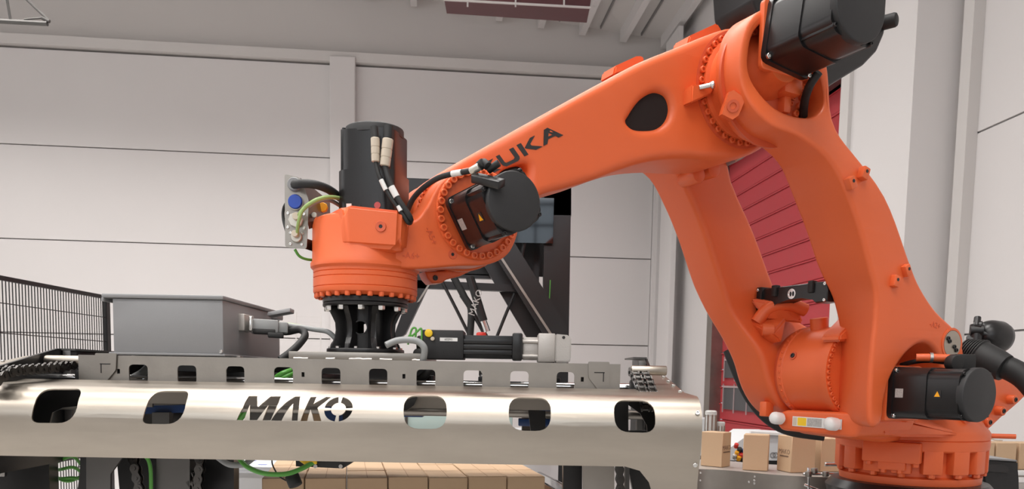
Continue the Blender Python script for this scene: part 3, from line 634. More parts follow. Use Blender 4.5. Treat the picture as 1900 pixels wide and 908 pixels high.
# folded steel bracket with sockets, left of the wrist
def pquad(name, pts, th, m, parent, d):
    bm = NB(); prism(bm, list(range(len(pts))) and [(i, 0) for i in range(len(pts))], lambda i, _, k: WI @ (Vector(pts[int(i)]) + Vector(d)*k), 0, th)
    return part(name, bm, m, parent)
cpl = fillet([(528, 323), (557, 330), (573, 372), (569, 462), (529, 459)], 5, 3)
conn = pquad('socket_bracket', [PY(x, y, 2.62) for x, y in cpl], .004, 'steel2', rob, (0, 1, 0)); reg(conn, 'folded steel bracket with sockets at the wrist')
pquad('bracket_wing', [PY(557, 330, 2.62), PY(612, 374, 2.80), PY(612, 405, 2.80), PY(588, 420, 2.74), PY(573, 425, 2.62)], .004, 'steel2', conn, (0, 1, 0))
pquad('bracket_arm', [PY(560, 440, 2.62), PY(590, 450, 2.72), PY(590, 470, 2.72), PY(560, 460, 2.62)], .004, 'black', conn, (0, 1, 0))
def sock(px, py, r, m_, name, h=.012, Y=2.62, d=(0, -1, 0), cap=None, seg=28):
    p = WI @ PY(px, py, Y); bm = NB(); n = WI.to_3x3() @ Vector(d)
    lathe(bm, [(r, 0), (r, h*.8), (r*.9, h), (r*.3, h)], frame(p, n), seg); o = part(name, bm, m_, conn)
    return o
sock(547, 343, .021, 'grey', 'cable_gland', .014); sock(549, 376, .0245, 'nickel', 'cap_collar', .008); sock(549.5, 376, .0225, 'blue', 'blue_cap', .018)
sock(600, 386, .0165, 'yelo', 'yellow_cap', .012, 2.74, seg=8); sock(584, 400, .009, 'nickel', 'earth_screw', .01, 2.66)
sock(550, 409, .024, 'nickel', 'socket', .012, seg=8); sock(551, 440, .018, 'nickel', 'socket', .012); sock(551, 436, .011, 'beige', 'plug', .03); sock(553, 404, .012, 'beige', 'plug', .03)
for x, y in ((534, 396), (534, 422), (564, 424), (539, 432), (561, 433), (539, 453), (560, 454), (564, 398)): bolt(conn, WI @ PY(x, y, 2.619), WD, .0045, 'zinc', .6)
bm = NB(); bbox(bm, (0, -.02, -.03), (.075, .02, .03), WI @ frame(PY(600, 440, 2.66), (0, -1, 0), (1, 0, 0)), .004); part('bracket_foot', bm, 'black', conn)
wtube('cable', [PY(546, 343, 2.61), PY(560, 341, 2.58), PY(585, 343, 2.58), PY(610, 352, 2.62), PY(632, 368, 2.70)], .0135, 'rubber', label='thick black cable above the socket bracket')
wtube('cable', [PY(553, 402, 2.60), PY(566, 385, 2.57), PY(588, 371, 2.57), PY(612, 366, 2.60), PY(640, 370, 2.68)], .0065, 'greeny', label='yellow green cable arching over the yellow cap')
wtube('cable', [PY(551, 437, 2.60), PY(554, 412, 2.575), PY(560, 393, 2.57), PY(570, 382, 2.57)], .0055, 'greeny')
wtube('cable', [PY(572, 384, 2.63), PY(590, 374, 2.64), PY(612, 372, 2.66), PY(634, 384, 2.70)], .0065, 'greyc')
wtube('cable', [PY(540, 366, 2.66), PY(527, 385, 2.68), PY(526, 408, 2.68), PY(535, 440, 2.66)], .005, 'rubber')
wtube('cable', [PY(547, 463, 2.63), PY(556, 476, 2.64), PY(572, 482, 2.66), PY(592, 482, 2.70)], .0045, 'green', label='thin green cable below the socket bracket')
# ---- hoses, valve and accumulator behind the base
bm = NB(); cc = PY(1838, 625, 3.75)
lathe(bm, [(.004, -.082), (.035, -.076), (.058, -.058), (.072, -.02), (.075, .0), (.075, .045), (.066, .072), (.04, .09), (.01, .094)], WI @ frame(cc, (1, .35, -.06)), 40)
part('accumulator', bm, 'black', rob, 'black round pressure vessel behind the near link arm')
bm = NB()
for (a, b, r) in (((1814, 590), (1812, 606), .015), ((1806, 606), (1822, 606), .024), ((1812, 604), (1808, 648), .028), ((1800, 614), (1824, 614), .028), ((1800, 636), (1800, 626), .016), ((1815, 618), (1834, 622), .018)):
    cyl(bm, WI @ PY(*a, 3.72), WI @ PY(*b, 3.70), r, seg=16)
part('valve_body', bm, 'black')
bm = NB(); P0 = PY(1786, 650, 3.66); P1 = PY(1838, 672, 3.56)
pr = []
for k in range(7): z = .012*k; pr += [(.048+.004*k, z), (.056+.004*k, z+.004), (.056+.004*k, z+.008), (.048+.004*k, z+.012)]
pr += [(.072, .095), (.066, .16), (.058, .20)]
lathe(bm, pr, WI @ frame(P0, P1-P0), 32); part('rubber_boot', bm, 'rubber', rob, 'ribbed black rubber boot')
wtube('energy_hose', [PY(1812, 661, 3.6), PY(1850, 676, 3.55), PY(1880, 688, 3.5), PY(1905, 705, 3.46), PY(1935, 740, 3.4)], .050, 'rubber', seg=20, label='thick black energy hose at the right edge')
bm = NB(); lathe(bm, [(.0515, 0), (.054, .003), (.0515, .006)], WI @ frame(PY(1848, 675, 3.553), PY(1880, 688, 3.5)-PY(1848, 675, 3.553)), 36, False); part('yellow_ring', bm, 'yellow')
bm = NB(); bcyl(bm, (.22, .20, 1.705), (.22, .34, 1.705), .070, .012, 40); bcyl(bm, (.22, .34, 1.705), (.22, .36, 1.705), .060, .008, 40); part('rear_motor_cap', bm, 'black', rob, 'round black motor cap behind the lower servo motor')
wtube('clamp_rod', [PY(1700, 664, 3.32), PY(1726, 664, 3.3), PY(1775, 666, 3.27)], .016, 'orange', seg=14)
wtube('cable', [PY(1672, 678, 3.42), PY(1700, 671, 3.36), PY(1730, 670, 3.32), PY(1775, 676, 3.3)], .010, 'rubber')
bm = NB(); lathe(bm, [(.021, 0), (.021, .012)], WI @ frame(PY(1724, 664, 3.3), (1, -.2, 0)), 24); part('pipe_clamp', bm, 'zinc')
bm = NB(); bbox(bm, (-.035, -.03, -.03), (.045, .03, .03), WI @ frame(PY(1783, 672, 3.24), (0, -1, 0), (1, 0, 0)), .006); bcyl(bm, WI @ PY(1762, 674, 3.24), WI @ PY(1778, 674, 3.2), .032, .006, 24); part('hose_clamp', bm, 'rubber')
wtube('cable', [PY(1519, 134, 3.1), PY(1502, 160, 3.14), PY(1493, 188, 3.2), PY(1490, 222, 3.26)], .016, 'rubber', label='black cable hanging into the elbow opening')
wtube('energy_hose', [PY(1352, 650, 4.25), PY(1372, 700, 4.22), PY(1394, 742, 4.2), PY(1424, 776, 4.15), PY(1464, 798, 4.1), PY(1530, 808, 4.05)], .030, 'rubber', label='black braided hose under the far link arm')
wtube('energy_hose', [PY(1350, 300, 3.7), PY(1375, 287, 3.6), PY(1408, 262, 3.5)], .018, 'grey')
bm = NB()
for k in range(4): bbox(bm, (-.014+.009*k, -.012, -.012), (-.008+.009*k, .014, .012), WI @ frame(PY(1369, 291, 3.58), (0, -1, 0), (.8, 0, .5)))
part('brass_fitting', bm, 'beige')
# ================================================================== THE GRIPPER (held by the robot)
GX = -.488                                          # centre line of the gripper in world x
grip = empty('layer_gripper', 'wide brushed steel gripper frame with cut-out lettering on its curved front panel', 'gripper', (GX, 2.69, 1.74))
GMI = Matrix.Translation((-GX, -2.69, -1.74))
def gpart(name, bm, m, parent=grip, label=None, sharp=38):
    bmesh.ops.transform(bm, matrix=GMI if parent.name not in parent_world else parent_world[parent.name].inverted(), verts=bm.verts)
    return reg(finish(name, bm, m, parent, None, sharp), label)
# profile of the curved front panel (y, z), from the rear edge down to the front hem
prof = [(2.90, 1.743), (2.78, 1.724), (2.66, 1.705), (2.54, 1.686), (2.44, 1.670), (2.38, 1.661)]
c0 = Vector((2.228, 1.568)); r0 = .087
for k in range(13):
    a = math.radians(99 + (180-99)*k/12 + 4*k/12); prof.append((c0.x+r0*math.cos(a), c0.y+r0*math.sin(a)))
prof += [(2.143, 1.535), (2.147, 1.510), (2.155, 1.482), (2.165, 1.455), (2.172, 1.42), (2.175, 1.36), (2.175, 1.28), (2.175, 1.20)]
prof = [Vector(p) for p in prof]; PS = [0]
for a, b in zip(prof, prof[1:]): PS.append(PS[-1]+(b-a).length)
def surf(px, py):
    """where a viewing ray meets the panel: (x, arc length)"""
    d = ray(px, py); best = None
    for i in range(len(prof)-1):
        a, b = prof[i], prof[i+1]; e = b-a
        # y = t*d.y, z = H + t*d.z
        den = d.y*e.y - d.z*e.x
        if abs(den) < 1e-9: continue
        k = (a.x*d.z - d.y*(a.y-CAMH))/den if abs(d.y) > 0 else 0
        t = (a.x + e.x*k)/d.y
        if -.001 <= k <= 1.001 and t > 0 and (best is None or t < best[0]): best = (t, d.x*t, PS[i]+k*(PS[i+1]-PS[i]))
    return (best[1], best[2])
def bend(x, s, off):
    i = 0
    while i < len(PS)-2 and PS[i+1] < s: i += 1
    k = (s-PS[i])/(PS[i+1]-PS[i]); p = prof[i].lerp(prof[i+1], k)
    t0 = (prof[i+1]-prof[max(i-1, 0)]).normalized(); t1 = (prof[min(i+2, len(prof)-1)]-prof[i]).normalized()
    t = t0.lerp(t1, k).normalized(); n = Vector((t.y, -t.x))           # outward normal
    p = p + n*off; return Vector((x, p.x, p.y))
def mir(x): return 2*(GX-.13)-x
XR = .503; XL = mir(XR)
s_rear = surf(600, 714)[1]; s_hem = surf(600, 856)[1]; s_top = 0.0; s_low = PS[-1]
xe = surf(1166, 722)[0]; xe = .352
outl = [(XR, s_top), (XR, s_low), (.40, s_low)]
outl += [(.395, s_low-.02), (.390, s_hem+.10), (.372, s_hem+.045), (.345, s_hem+.012), (.305, s_hem)]
outl += [(x, s_hem) for x in (0, -.5, -1.0)]
outl += [(mir(.305), s_hem), (mir(.345), s_hem+.012), (mir(.372), s_hem+.045), (mir(.390), s_hem+.10), (mir(.395), s_low-.02), (mir(.40), s_low), (XL, s_low), (XL, s_top)]
outl += [(mir(.455), s_top), (mir(.43), s_rear-.12), (mir(.405), s_rear-.035), (mir(.385), s_rear-.008), (mir(.34), s_rear)]
outl += [(x, s_rear) for x in (-1.0, -.5, 0)]
outl += [(.34, s_rear), (.385, s_rear-.008), (.405, s_rear-.035), (.43, s_rear-.12), (.455, s_top)]
def hole(pts, r, seg=6): return [surf(*p) for p in fillet(pts, r, seg)]
holes = [hole([(72, 723), (153, 723), (136, 786), (56, 785)], [28, 12, 30, 17]), hole([(281, 727), (352, 727), (336, 788), (262, 787)], [28, 12, 30, 15]),
         hole([(749, 736), (829, 736), (829, 797), (749, 796)], [24, 24, 30, 30]), hole([(944, 739), (1022, 740), (1022, 801), (944, 799)], [24, 24, 30, 30]), hole([(1138, 744), (1214, 745), (1217, 804), (1141, 802)], [22, 28, 24, 32])]
def zm(x, y): return surf(430+x/7.917, 725+y/7.917)
MK = [[(75, 435), (165, 262), (255, 90), (380, 90), (380, 244), (400, 244), (490, 165), (575, 95), (728, 95), (690, 190), (640, 300), (575, 440), (455, 440), (500, 330), (545, 220), (460, 325), (375, 437), (268, 437), (270, 320), (272, 215), (225, 320), (185, 437)],
      [(580, 442), (640, 350), (720, 258), (820, 168), (930, 98), (1010, 95), (990, 260), (970, 445), (885, 445), (897, 320), (908, 198), (850, 255), (790, 340), (735, 445), (650, 444)],
      [(1012, 450), (1040, 370), (1080, 275), (1120, 190), (1160, 105), (1250, 102), (1225, 155), (1205, 205), (1290, 155), (1385, 103), (1470, 106), (1360, 185), (1262, 262), (1290, 350), (1318, 450), (1208, 450), (1185, 360), (1160, 282), (1135, 360), (1112, 450)]]
def oseg(a0, a1):
    f = lambda a, rx, ry: (1570+rx*math.cos(a)-.15*ry*math.sin(a)*-1, 280-ry*math.sin(a))
    n = 10; A = [math.radians(a0+(a1-a0)*i/n) for i in range(n+1)]; out = [f(a, 208, 178) for a in A]
    m_ = math.radians((a0+a1)/2); inn = [math.radians(a0+2+(a1-a0-4)*i/n) for i in range(n+1)]
    return out + [f(a, 108, 92) for a in inn[::-1]]
MK += [oseg(6, 80), oseg(96, 173), oseg(187, 262), oseg(278, 354)]
holes += [[zm(*p) for p in q] for q in MK]
bm = plate([outl]+holes, .004)
cuts(bm, [(0, s, 0) for s in PS[1:-1]], (0, 1, 0))
cuts(bm, [(XL+.02+k*(XR-XL-.04)/14, 0, 0) for k in range(15)], (1, 0, 0))
for v in bm.verts: v.co = bend(v.co.x, v.co.y, -v.co.z)
panel = gpart('front_panel', bm, 'steel', sharp=30)
for (x, y) in ((1220, 692), (1230, 700), (1240, 708), (1251, 716), (1264, 727), (1290, 768), (1295, 863)):
    Xb = XR-.012; best = min(range(400), key=lambda k: abs((lambda P: (RM.transposed() @ (P-CAM)))(bend(Xb, PS[-1]*k/399, .004)).y/-(RM.transposed() @ (bend(Xb, PS[-1]*k/399, .004)-CAM)).z*FPX - (CY-y)))
    s = PS[-1]*best/399
    for X_ in (Xb, mir(Xb)):
        p = bend(X_, s, .002); n = bend(X_, s, .01)-bend(X_, s, 0)
        b = bolt(panel, GMI @ p, n, .0065, 'zinc')
# end plates that follow the panel's profile
for X_ in (XR-.006, XL+.006):
    poly = [(p.x+(.004 if i > 6 else 0), p.y-.004) for i, p in enumerate(prof)] + [(2.30, 1.20), (2.34, 1.42), (2.45, 1.50), (2.9, 1.50)]
    bm = NB(); prism(bm, poly, lambda y, z, d: Vector((X_+d, y, z)), -.004, .004); gpart('end_plate', bm, 'black')
def mir(x): return 2*GX-x
# long front beam with windows
BYY = 2.47
def bp(px, py, Y=BYY): p = PY(px, py, Y); return (p.x, p.z)
zt = 1.744
bo = [(bp(146, 660)[0], zt), (bp(1151, 680)[0], zt), (bp(1151, 680)[0], 1.60), (bp(146, 660)[0], 1.60)]
bh = []
for a, b in ((240, 275), (330, 365), (420, 454), (509, 544), (597, 632), (685, 719), (773, 808), (860, 895), (947, 981), (1033, 1066)):
    x0, x1 = bp(a, 690)[0], bp(b, 690)[0]; bh.append(fillet([(x0, 1.662), (x1, 1.662), (x1, 1.7175), (x0, 1.7175)], .014, 5))
for c in (221, 563, 750, 1081):
    x = bp(c, 690)[0]; bh.append([(x-.005, 1.689), (x+.004, 1.689), (x+.004, 1.703), (x-.005, 1.703)])
bm = plate([bo]+bh, .006)
for v in bm.verts: v.co = Vector((v.co.x, BYY+v.co.z, v.co.y))
fb = gpart('front_beam', bm, 'steel2', label='dull steel beam with a row of rounded windows')
for c in (221, 563, 750, 1081): gpart('slot_shadow', bbox(NB(), (bp(c, 690)[0]-.01, BYY+.02, 1.68), (bp(c, 690)[0]+.01, BYY+.022, 1.712)), 'ink', fb)
gpart('beam_lip', bbox(NB(), (bo[0][0], BYY, zt-.003), (bo[1][0], BYY+.05, zt), None), 'steel2', fb)
for sg in (1, -1):
    f = (lambda x: x) if sg > 0 else mir
    br = [(f(bp(1108, 0)[0]), 1.750), (f(bp(1149, 0)[0]), 1.750), (f(bp(1149, 0)[0]), 1.668), (f(bp(1127, 0)[0]), 1.668), (f(bp(1110, 0)[0]), 1.700)]
    if sg < 0: br = br[::-1]
    bm = plate([fillet(br, .004, 2)], .004)
    for v in bm.verts: v.co = Vector((v.co.x, BYY-.008+v.co.z, v.co.y))
    k = gpart('corner_bracket', bm, 'steel2', fb)
    xa, xb = sorted((f(bp(1120, 0)[0]), f(bp(1140, 0)[0])))
    gpart('bracket_slot', bbox(NB(), (xa, BYY-.0112, 1.716), (xb, BYY-.0098, 1.719)), 'ink', fb)
    xo = f(bp(1138, 0)[0]); gpart('bracket_slot', bbox(NB(), (xo-.0015, BYY-.0112, 1.690), (xo+.0015, BYY-.0098, 1.718)), 'ink', fb)
    # shaft stub, side frame, chain guard
    x1 = f(.365); x2 = f(.475); a, b = min(x1, x2), max(x1, x2)
    bm = NB(); bcyl(bm, (a, 2.52, 1.727), (b, 2.52, 1.727), .015, .003, 20); gpart('shaft_end', bm, 'steel')
    X_ = f(.487)
    bm = NB(); prism(bm, [(2.50, 1.40), (3.22, 1.40), (3.22, 1.745), (3.0, 1.765), (2.62, 1.765), (2.50, 1.745), (2.47, 1.66)] if False else [(2.93, 1.40), (3.3, 1.40), (3.3, 1.775), (2.99, 1.775), (2.93, 1.75)] if sg > 0 else [(2.2, 1.40), (3.22, 1.40), (3.22, 1.745), (3.0, 1.765), (2.60, 1.765), (2.32, 1.708), (2.2, 1.685)], lambda y, z, d: Vector((X_+d, y, z)), -.005, .005); gpart('side_frame', bm, 'black')
    gpart('frame_angle', bbox(NB(), (min(X_, X_-sg*.05), 2.62 if sg < 0 else 2.97, 1.760 if sg < 0 else 1.774), (max(X_, X_-sg*.05), 3.2, 1.766 if sg < 0 else 1.780)), 'steel3')
    gpart('frame_post', bbox(NB(), (min(X_-sg*.008, X_-sg*.035), 2.62 if sg < 0 else 2.94, 1.50), (max(X_-sg*.008, X_-sg*.035), 2.66 if sg < 0 else 2.97, 1.765), None, .004), 'steel3')
    gpart('sprocket_cover', bbox(NB(), (min(f(.365), f(.372)), 2.50, 1.62), (max(f(.365), f(.43)), 2.56, 1.70), None, .01), 'rubber')
# black rear beam, cross members and inner rollers seen through the windows
gpart('rear_beam', bbox(NB(), (XL+.03, 3.16, 1.58), (-.22, 3.20, 1.742)), 'black')
for y, z, r, m_ in ((2.56, 1.672, .0135, 'chrome'), (2.62, 1.672, .012, 'chrome'), (2.58, 1.585, .014, 'steel2'), (3.05, 1.66, .014, 'chrome')):
    bm = NB(); cyl(bm, (XL+.05, y, z), (XR-.05, y, z), r, seg=20); gpart('guide_shaft', bm, m_)
for x in (-1.18, -.90, -.66, -.36, -.08, .12):
    gpart('cross_member', bbox(NB(), (x-.035, 2.66, 1.62), (x+.035, 3.16, 1.70), None, .004), 'black' if x > -1.1 else 'steel3')
for x0, x1, y, z0, z1, m_ in ((-1.28, -.98, 2.60, 1.52, 1.565, 'steel3'), (-1.30, -.93, 2.75, 1.505, 1.525, 'darkblue'), (-.75, -.30, 2.70, 1.56, 1.60, 'darkblue'), (-.05, .18, 2.64, 1.585, 1.62, 'steel3'), (.02, .20, 2.72, 1.535, 1.56, 'darkblue'), (.06, .13, 2.55, 1.47, 1.54, 'black'), (-.34, -.08, 2.60, 1.585, 1.60, 'black'), (-.21, -.20, 2.6, 1.50, 1.59, 'steel3'), (-.115, -.11, 2.62, 1.52, 1.59, 'steel3')):
    gpart('inner_bracket', bbox(NB(), (x0, y, z0), (x1, y+.05, z1), None, .003), m_)
for k, (x, m_) in enumerate(((-.095, 'chrome'), (.065, 'zinc'), (.115, 'zinc'), (-.30, 'black'), (-.27, 'black'))):
    bm = NB(); bcyl(bm, (x, 2.62, 1.63 if k else 1.70), (x, 2.62, 1.70 if k else 1.735), .016, .003, 16); gpart('inner_roller', bm, m_)
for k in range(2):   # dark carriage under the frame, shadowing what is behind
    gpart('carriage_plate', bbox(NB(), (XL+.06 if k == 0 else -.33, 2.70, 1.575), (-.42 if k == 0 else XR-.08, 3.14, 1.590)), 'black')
def slab(pts, Y, th):
    bm = NB(); prism(bm, [(PY(x, y, Y).x, PY(x, y, Y).z) for x, y in pts], lambda x, z, d: Vector((x, Y+d, z)), 0, th); return bm
# hanging brackets and posts below the panel
def hang(name, pts, Y, th, m, parent=grip):
    bm = NB(); prism(bm, [(PY(x, y, Y).x, PY(x, y, Y).z) for x, y in pts], lambda x, z, d: Vector((x, Y+d, z)), 0, th); return gpart(name, bm, m, parent)
gpart('rating_plate', slab([(-6, 861), (8, 861), (8, 885), (-6, 885)], 2.545, .003), 'label')
hang('leg_bracket', [(160, 800), (232, 800), (228, 848), (205, 880), (204, 960), (164, 960), (160, 905)], 2.45, .01, 'steel3')
hang('leg_bracket', [(1080, 820), (1140, 820), (1140, 960), (1082, 960)], 2.45, .01, 'steel2')
hang('leg_post', [(-60, 800), (90, 800), (93, 960), (-60, 960)], 2.55, .05, 'black')
hang('leg_post', [(150, 800), (160, 800), (160, 960), (136, 960), (148, 880)], 2.50, .04, 'black')
hang('leg_post', [(212, 800), (290, 800), (290, 960), (226, 960)], 2.60, .05, 'rubber')
hang('leg_post', [(290, 800), (352, 800), (352, 960), (290, 960)], 2.50, .06, 'steel3')
hang('leg_post', [(350, 800), (434, 800), (434, 960), (350, 960)], 2.62, .05, 'black')
hang('leg_post', [(1045, 800), (1080, 800), (1080, 960), (1045, 960)], 2.60, .05, 'black')
hang('leg_post', [(1160, 800), (1168, 800), (1168, 960), (1160, 960)], 2.60, .03, 'steel3')
hang('leg_post', [(1168, 800), (1212, 800), (1214, 960), (1185, 960), (1168, 880)], 2.70, .03, 'black')
hang('side_skirt', [(40, 712), (165, 712), (160, 752), (116, 757), (97, 766), (88, 800), (40, 800)], 2.46, .008, 'black')
hang('inner_bracket', [(455, 757), (556, 758), (556, 800), (455, 800)], 2.60, .01, 'steel3')
hang('inner_bracket', [(596, 730), (640, 730), (640, 800), (596, 800)], 2.50, .02, 'darkblue')
hang('inner_bracket', [(636, 730), (668, 730), (668, 800), (636, 800)], 2.48, .02, 'black')
hang('inner_bracket', [(548, 758), (597, 758), (597, 800), (548, 800)], 2.62, .01, 'wood')
hang('inner_bracket', [(255, 754), (345, 752), (345, 766), (255, 769)], 2.50, .03, 'darkblue')
hang('inner_bracket', [(282, 766), (314, 766), (314, 800), (282, 800)], 2.48, .03, 'steel3')
hang('inner_bracket', [(255, 736), (283, 736), (283, 756), (255, 756)], 2.48, .01, 'steel2')
hang('inner_bracket', [(980, 762), (1012, 756), (1012, 802), (985, 802)], 2.50, .04, 'black')
hang('inner_bracket', [(984, 752), (1024, 754), (1024, 764), (984, 760)], 2.48, .02, 'darkblue')
hang('inner_bracket', [(748, 736), (775, 736), (768, 752), (755, 762), (748, 762)], 2.46, .02, 'rubber')
hang('side_skirt', [(1130, 735), (1166, 735), (1166, 820), (1150, 820), (1140, 790)], 2.46, .008, 'black')
hang('side_skirt', [(1172, 725), (1222, 725), (1222, 820), (1203, 820), (1200, 790), (1188, 768), (1166, 752), (1166, 735)], 2.44, .008, 'black')
# motor controller under the panel with yellow plugs
hang('controller', [(548, 830), (665, 830), (655, 858), (636, 870), (549, 866)], 2.42, .05, 'black')
for x in (585, 632): bm = NB(); cyl(bm, PY(x, 866, 2.418), PY(x, 866, 2.410), .006, seg=14); gpart('screw', bm, 'zinc')
for x, y, xx, yy in ((556, 850, 572, 862), (566, 858, 588, 857)): bm = NB(); bcyl(bm, PY(x, y, 2.38), PY(xx, yy, 2.385), .008, .002, 12); gpart('yellow_plug', bm, 'yellow')
def gt(name, pts, r, m, label=None, parent=grip, seg=10):
    bm = NB(); tube(bm, pts, r, seg); return gpart(name, bm, m, parent, label)
gt('cable', [PY(440, 846, 2.40), PY(458, 866, 2.36), PY(490, 879, 2.34), PY(530, 880, 2.34), PY(560, 870, 2.36), PY(582, 858, 2.385)], .0075, 'green', 'green cable sagging below the front panel')
gt('cable', [PY(400, 846, 2.42), PY(424, 862, 2.40), PY(452, 862, 2.40), PY(470, 850, 2.42)], .009, 'greyc')
gt('cable', [PY(505, 848, 2.42), PY(506, 864, 2.41), PY(520, 886, 2.40), PY(545, 898, 2.40)], .0022, 'rubber')
bm = NB(); bcyl(bm, PY(541, 882, 2.40), PY(549, 902, 2.39), .021, .003, 20); gpart('plug_cap', bm, 'rubber')
for k, (dx, ph) in enumerate(((0, 0), (3, 14), (-2, 28))):
    gt('cable', [PY(100+dx, 835+ph, 2.70), PY(96, 862+ph*.8, 2.68), PY(112, 855+ph*1.2, 2.62), PY(135, 848+ph*1.4, 2.62), PY(150, 862+ph, 2.66)], .0055, 'green')
gt('cable', [PY(98, 880, 2.66), PY(112, 890, 2.62), PY(130, 893, 2.62), PY(152, 884, 2.66)], .0055, 'green')
gt('cable', [PY(100, 760, 2.72), PY(90, 770, 2.70), PY(84, 790, 2.70), PY(96, 830, 2.70)], .009, 'green')
gt('cable', [PY(268, 846, 2.48), PY(276, 856, 2.48), PY(280, 880, 2.48), PY(280, 930, 2.48)], .006, 'green')
for a, b in (((440, 785), (482, 738)), ((436, 778), (476, 736)), ((512, 712), (544, 694)), ((508, 704), (540, 688))):
    gt('cable', [PY(*a, 2.60), PY((a[0]+b[0])/2, (a[1]+b[1])/2-2, 2.58), PY(*b, 2.60)], .009, 'green')
gt('cable', [PY(240, 706, 2.60), PY(262, 694, 2.58), PY(275, 682, 2.60)], .013, 'greyc')
gt('cable', [PY(240, 712, 2.62), PY(260, 704, 2.60), PY(280, 694, 2.62)], .010, 'rubber')
gt('cable', [PY(770, 712, 2.60), PY(790, 695, 2.58), PY(804, 676, 2.60)], .013, 'rubber')
# roller chains: every link a piece
def link_mesh():
    bm = NB(); f = lambda x, y, d: Vector((x, d, y))
    for d0 in (-.012, .009):
        n = 8; o = [(.0105+.0095*math.cos(a), .0095*math.sin(a)) for a in [math.radians(-100+200*i/n) for i in range(n+1)]]
        o += [(0, .0062)] + [(-.0105-.0095*math.cos(a), .0095*math.sin(a)) for a in [math.radians(100-200*i/n) for i in range(n+1)]] + [(0, -.0062)]
        prism(bm, o, f, d0, d0+.003)
    for x in (-.0105, .0105):
        cyl(bm, (x, -.0145, 0), (x, .0145, 0), .0042, seg=8); cyl(bm, (x, -.008, 0), (x, .008, 0), .0068, seg=8)
    bmesh.ops.scale(bm, vec=(1.48, 1.0, 1.45), verts=bm.verts)
    bmesh.ops.recalc_face_normals(bm, faces=bm.faces)
    me = bpy.data.meshes.new('chain_link'); bm.to_mesh(me); bm.free(); me.materials.append(M['steel3'] if False else M['chain']); return me
M['chain'] = mat('oiled_chain_steel', (.10, .095, .09), .28, 1)
LINK = link_mesh()
def chain(pts, label, side, n_fix=None):
    """pts in world; links follow the curve, pins along 'side'"""
    P = catmull(pts, 12); L = [0]
    for a, b in zip(P, P[1:]): L.append(L[-1]+(b-a).length)
    pit = .031; n = int(L[-1]/pit); root = bpy.data.objects.new('drive_chain', None); COL.objects.link(root); root.empty_display_size = .05
    root.parent = grip; root.matrix_basis = GMI @ Matrix.Translation(P[0])
    reg(root, label)
    def at(s):
        i = 0
        while i < len(L)-2 and L[i+1] < s: i += 1
        return P[i].lerp(P[i+1], (s-L[i])/(L[i+1]-L[i]))
    for k in range(n):
        a, b = at(k*pit), at((k+1)*pit); x = (b-a).normalized(); y = Vector(side); y = (y-x*y.dot(x)).normalized(); z = x.cross(y)
        m = Matrix((x, y, z)).transposed().to_4x4(); m.translation = (a+b)/2 - P[0]
        if k % 2: m = m @ Matrix.Diagonal((1, .72, 1, 1))
        o = bpy.data.objects.new('chain_link', LINK); COL.objects.link(o); o.parent = root; o.matrix_basis = m
for side, f in ((1, lambda x: x), (-1, mir)):
    w_ = 'right' if side > 0 else 'left'
    for dx in (0, .030):
        chain([Vector((f(.385+dx), 2.53, 1.716)), Vector((f(.388+dx), 2.47, 1.708)), Vector((f(.388+dx), 2.36, 1.700)), Vector((f(.388+dx), 2.20, 1.690)), Vector((f(.388+dx), 2.12, 1.66))] if side < 0 else
              [Vector((f(.372+dx), 2.53, 1.722)), Vector((f(.378+dx), 2.47, 1.700)), Vector((f(.382+dx), 2.41, 1.668)), Vector((f(.384+dx), 2.36, 1.635)), Vector((f(.384+dx), 2.32, 1.60))], 'roller chain at the %s end of the frame' % w_, (1, 0, 0))
chain([PY(246, 835, 2.50), PY(250, 860, 2.49), PY(254, 880, 2.48), PY(262, 925, 2.48)], 'roller chain hanging beside the left post', (0, 1, 0))
chain([PY(372, 835, 2.52), PY(371, 870, 2.51), PY(366, 925, 2.51)], 'roller chain hanging behind the left post', (0, 1, 0))
chain([PY(352, 880, 2.52), PY(356, 900, 2.51), PY(350, 930, 2.51)], 'short chain end beside the left post', (1, 0, 0))
chain([PY(1147, 835, 2.50), PY(1149, 865, 2.50), PY(1152, 930, 2.50)], 'roller chain hanging beside the right bracket', (0, 1, 0))
chain([PY(761, 738, 2.6), PY(776, 746, 2.6), PY(768, 756, 2.6), PY(758, 764, 2.6)], 'chain tensioner inside the frame', (0, 1, 0))
bm = NB(); bcyl(bm, PY(136, 677, 2.53), PY(146, 677, 2.53), .009, .002, 16); gpart('red_stub', bm, 'copper')
# mounting plate with weld beads
x0, x1 = PY(537, 661, 2.5).x, PY(784, 667, 2.5).x
mp_ = gpart('mounting_plate', bbox(NB(), (x0, 2.49, 1.7445), (x1, 2.95, 1.7665), None, .002), 'steel2')
bm = NB()
for (a, b) in ((545, 572), (605, 622), (648, 690), (705, 728), (765, 785)):
    xa, xb = PY(a, 665, 2.49).x, PY(b, 665, 2.49).x; n = int((xb-xa)/.008)
    tube(bm, [(xa+(xb-xa)*i/n, 2.488, 1.7455+random.uniform(-.001, .001)) for i in range(n+1)], .0035, 6, 1, rad=lambda t: .003+.0012*random.random())
gpart('weld_bead', bm, 'alu', mp_)
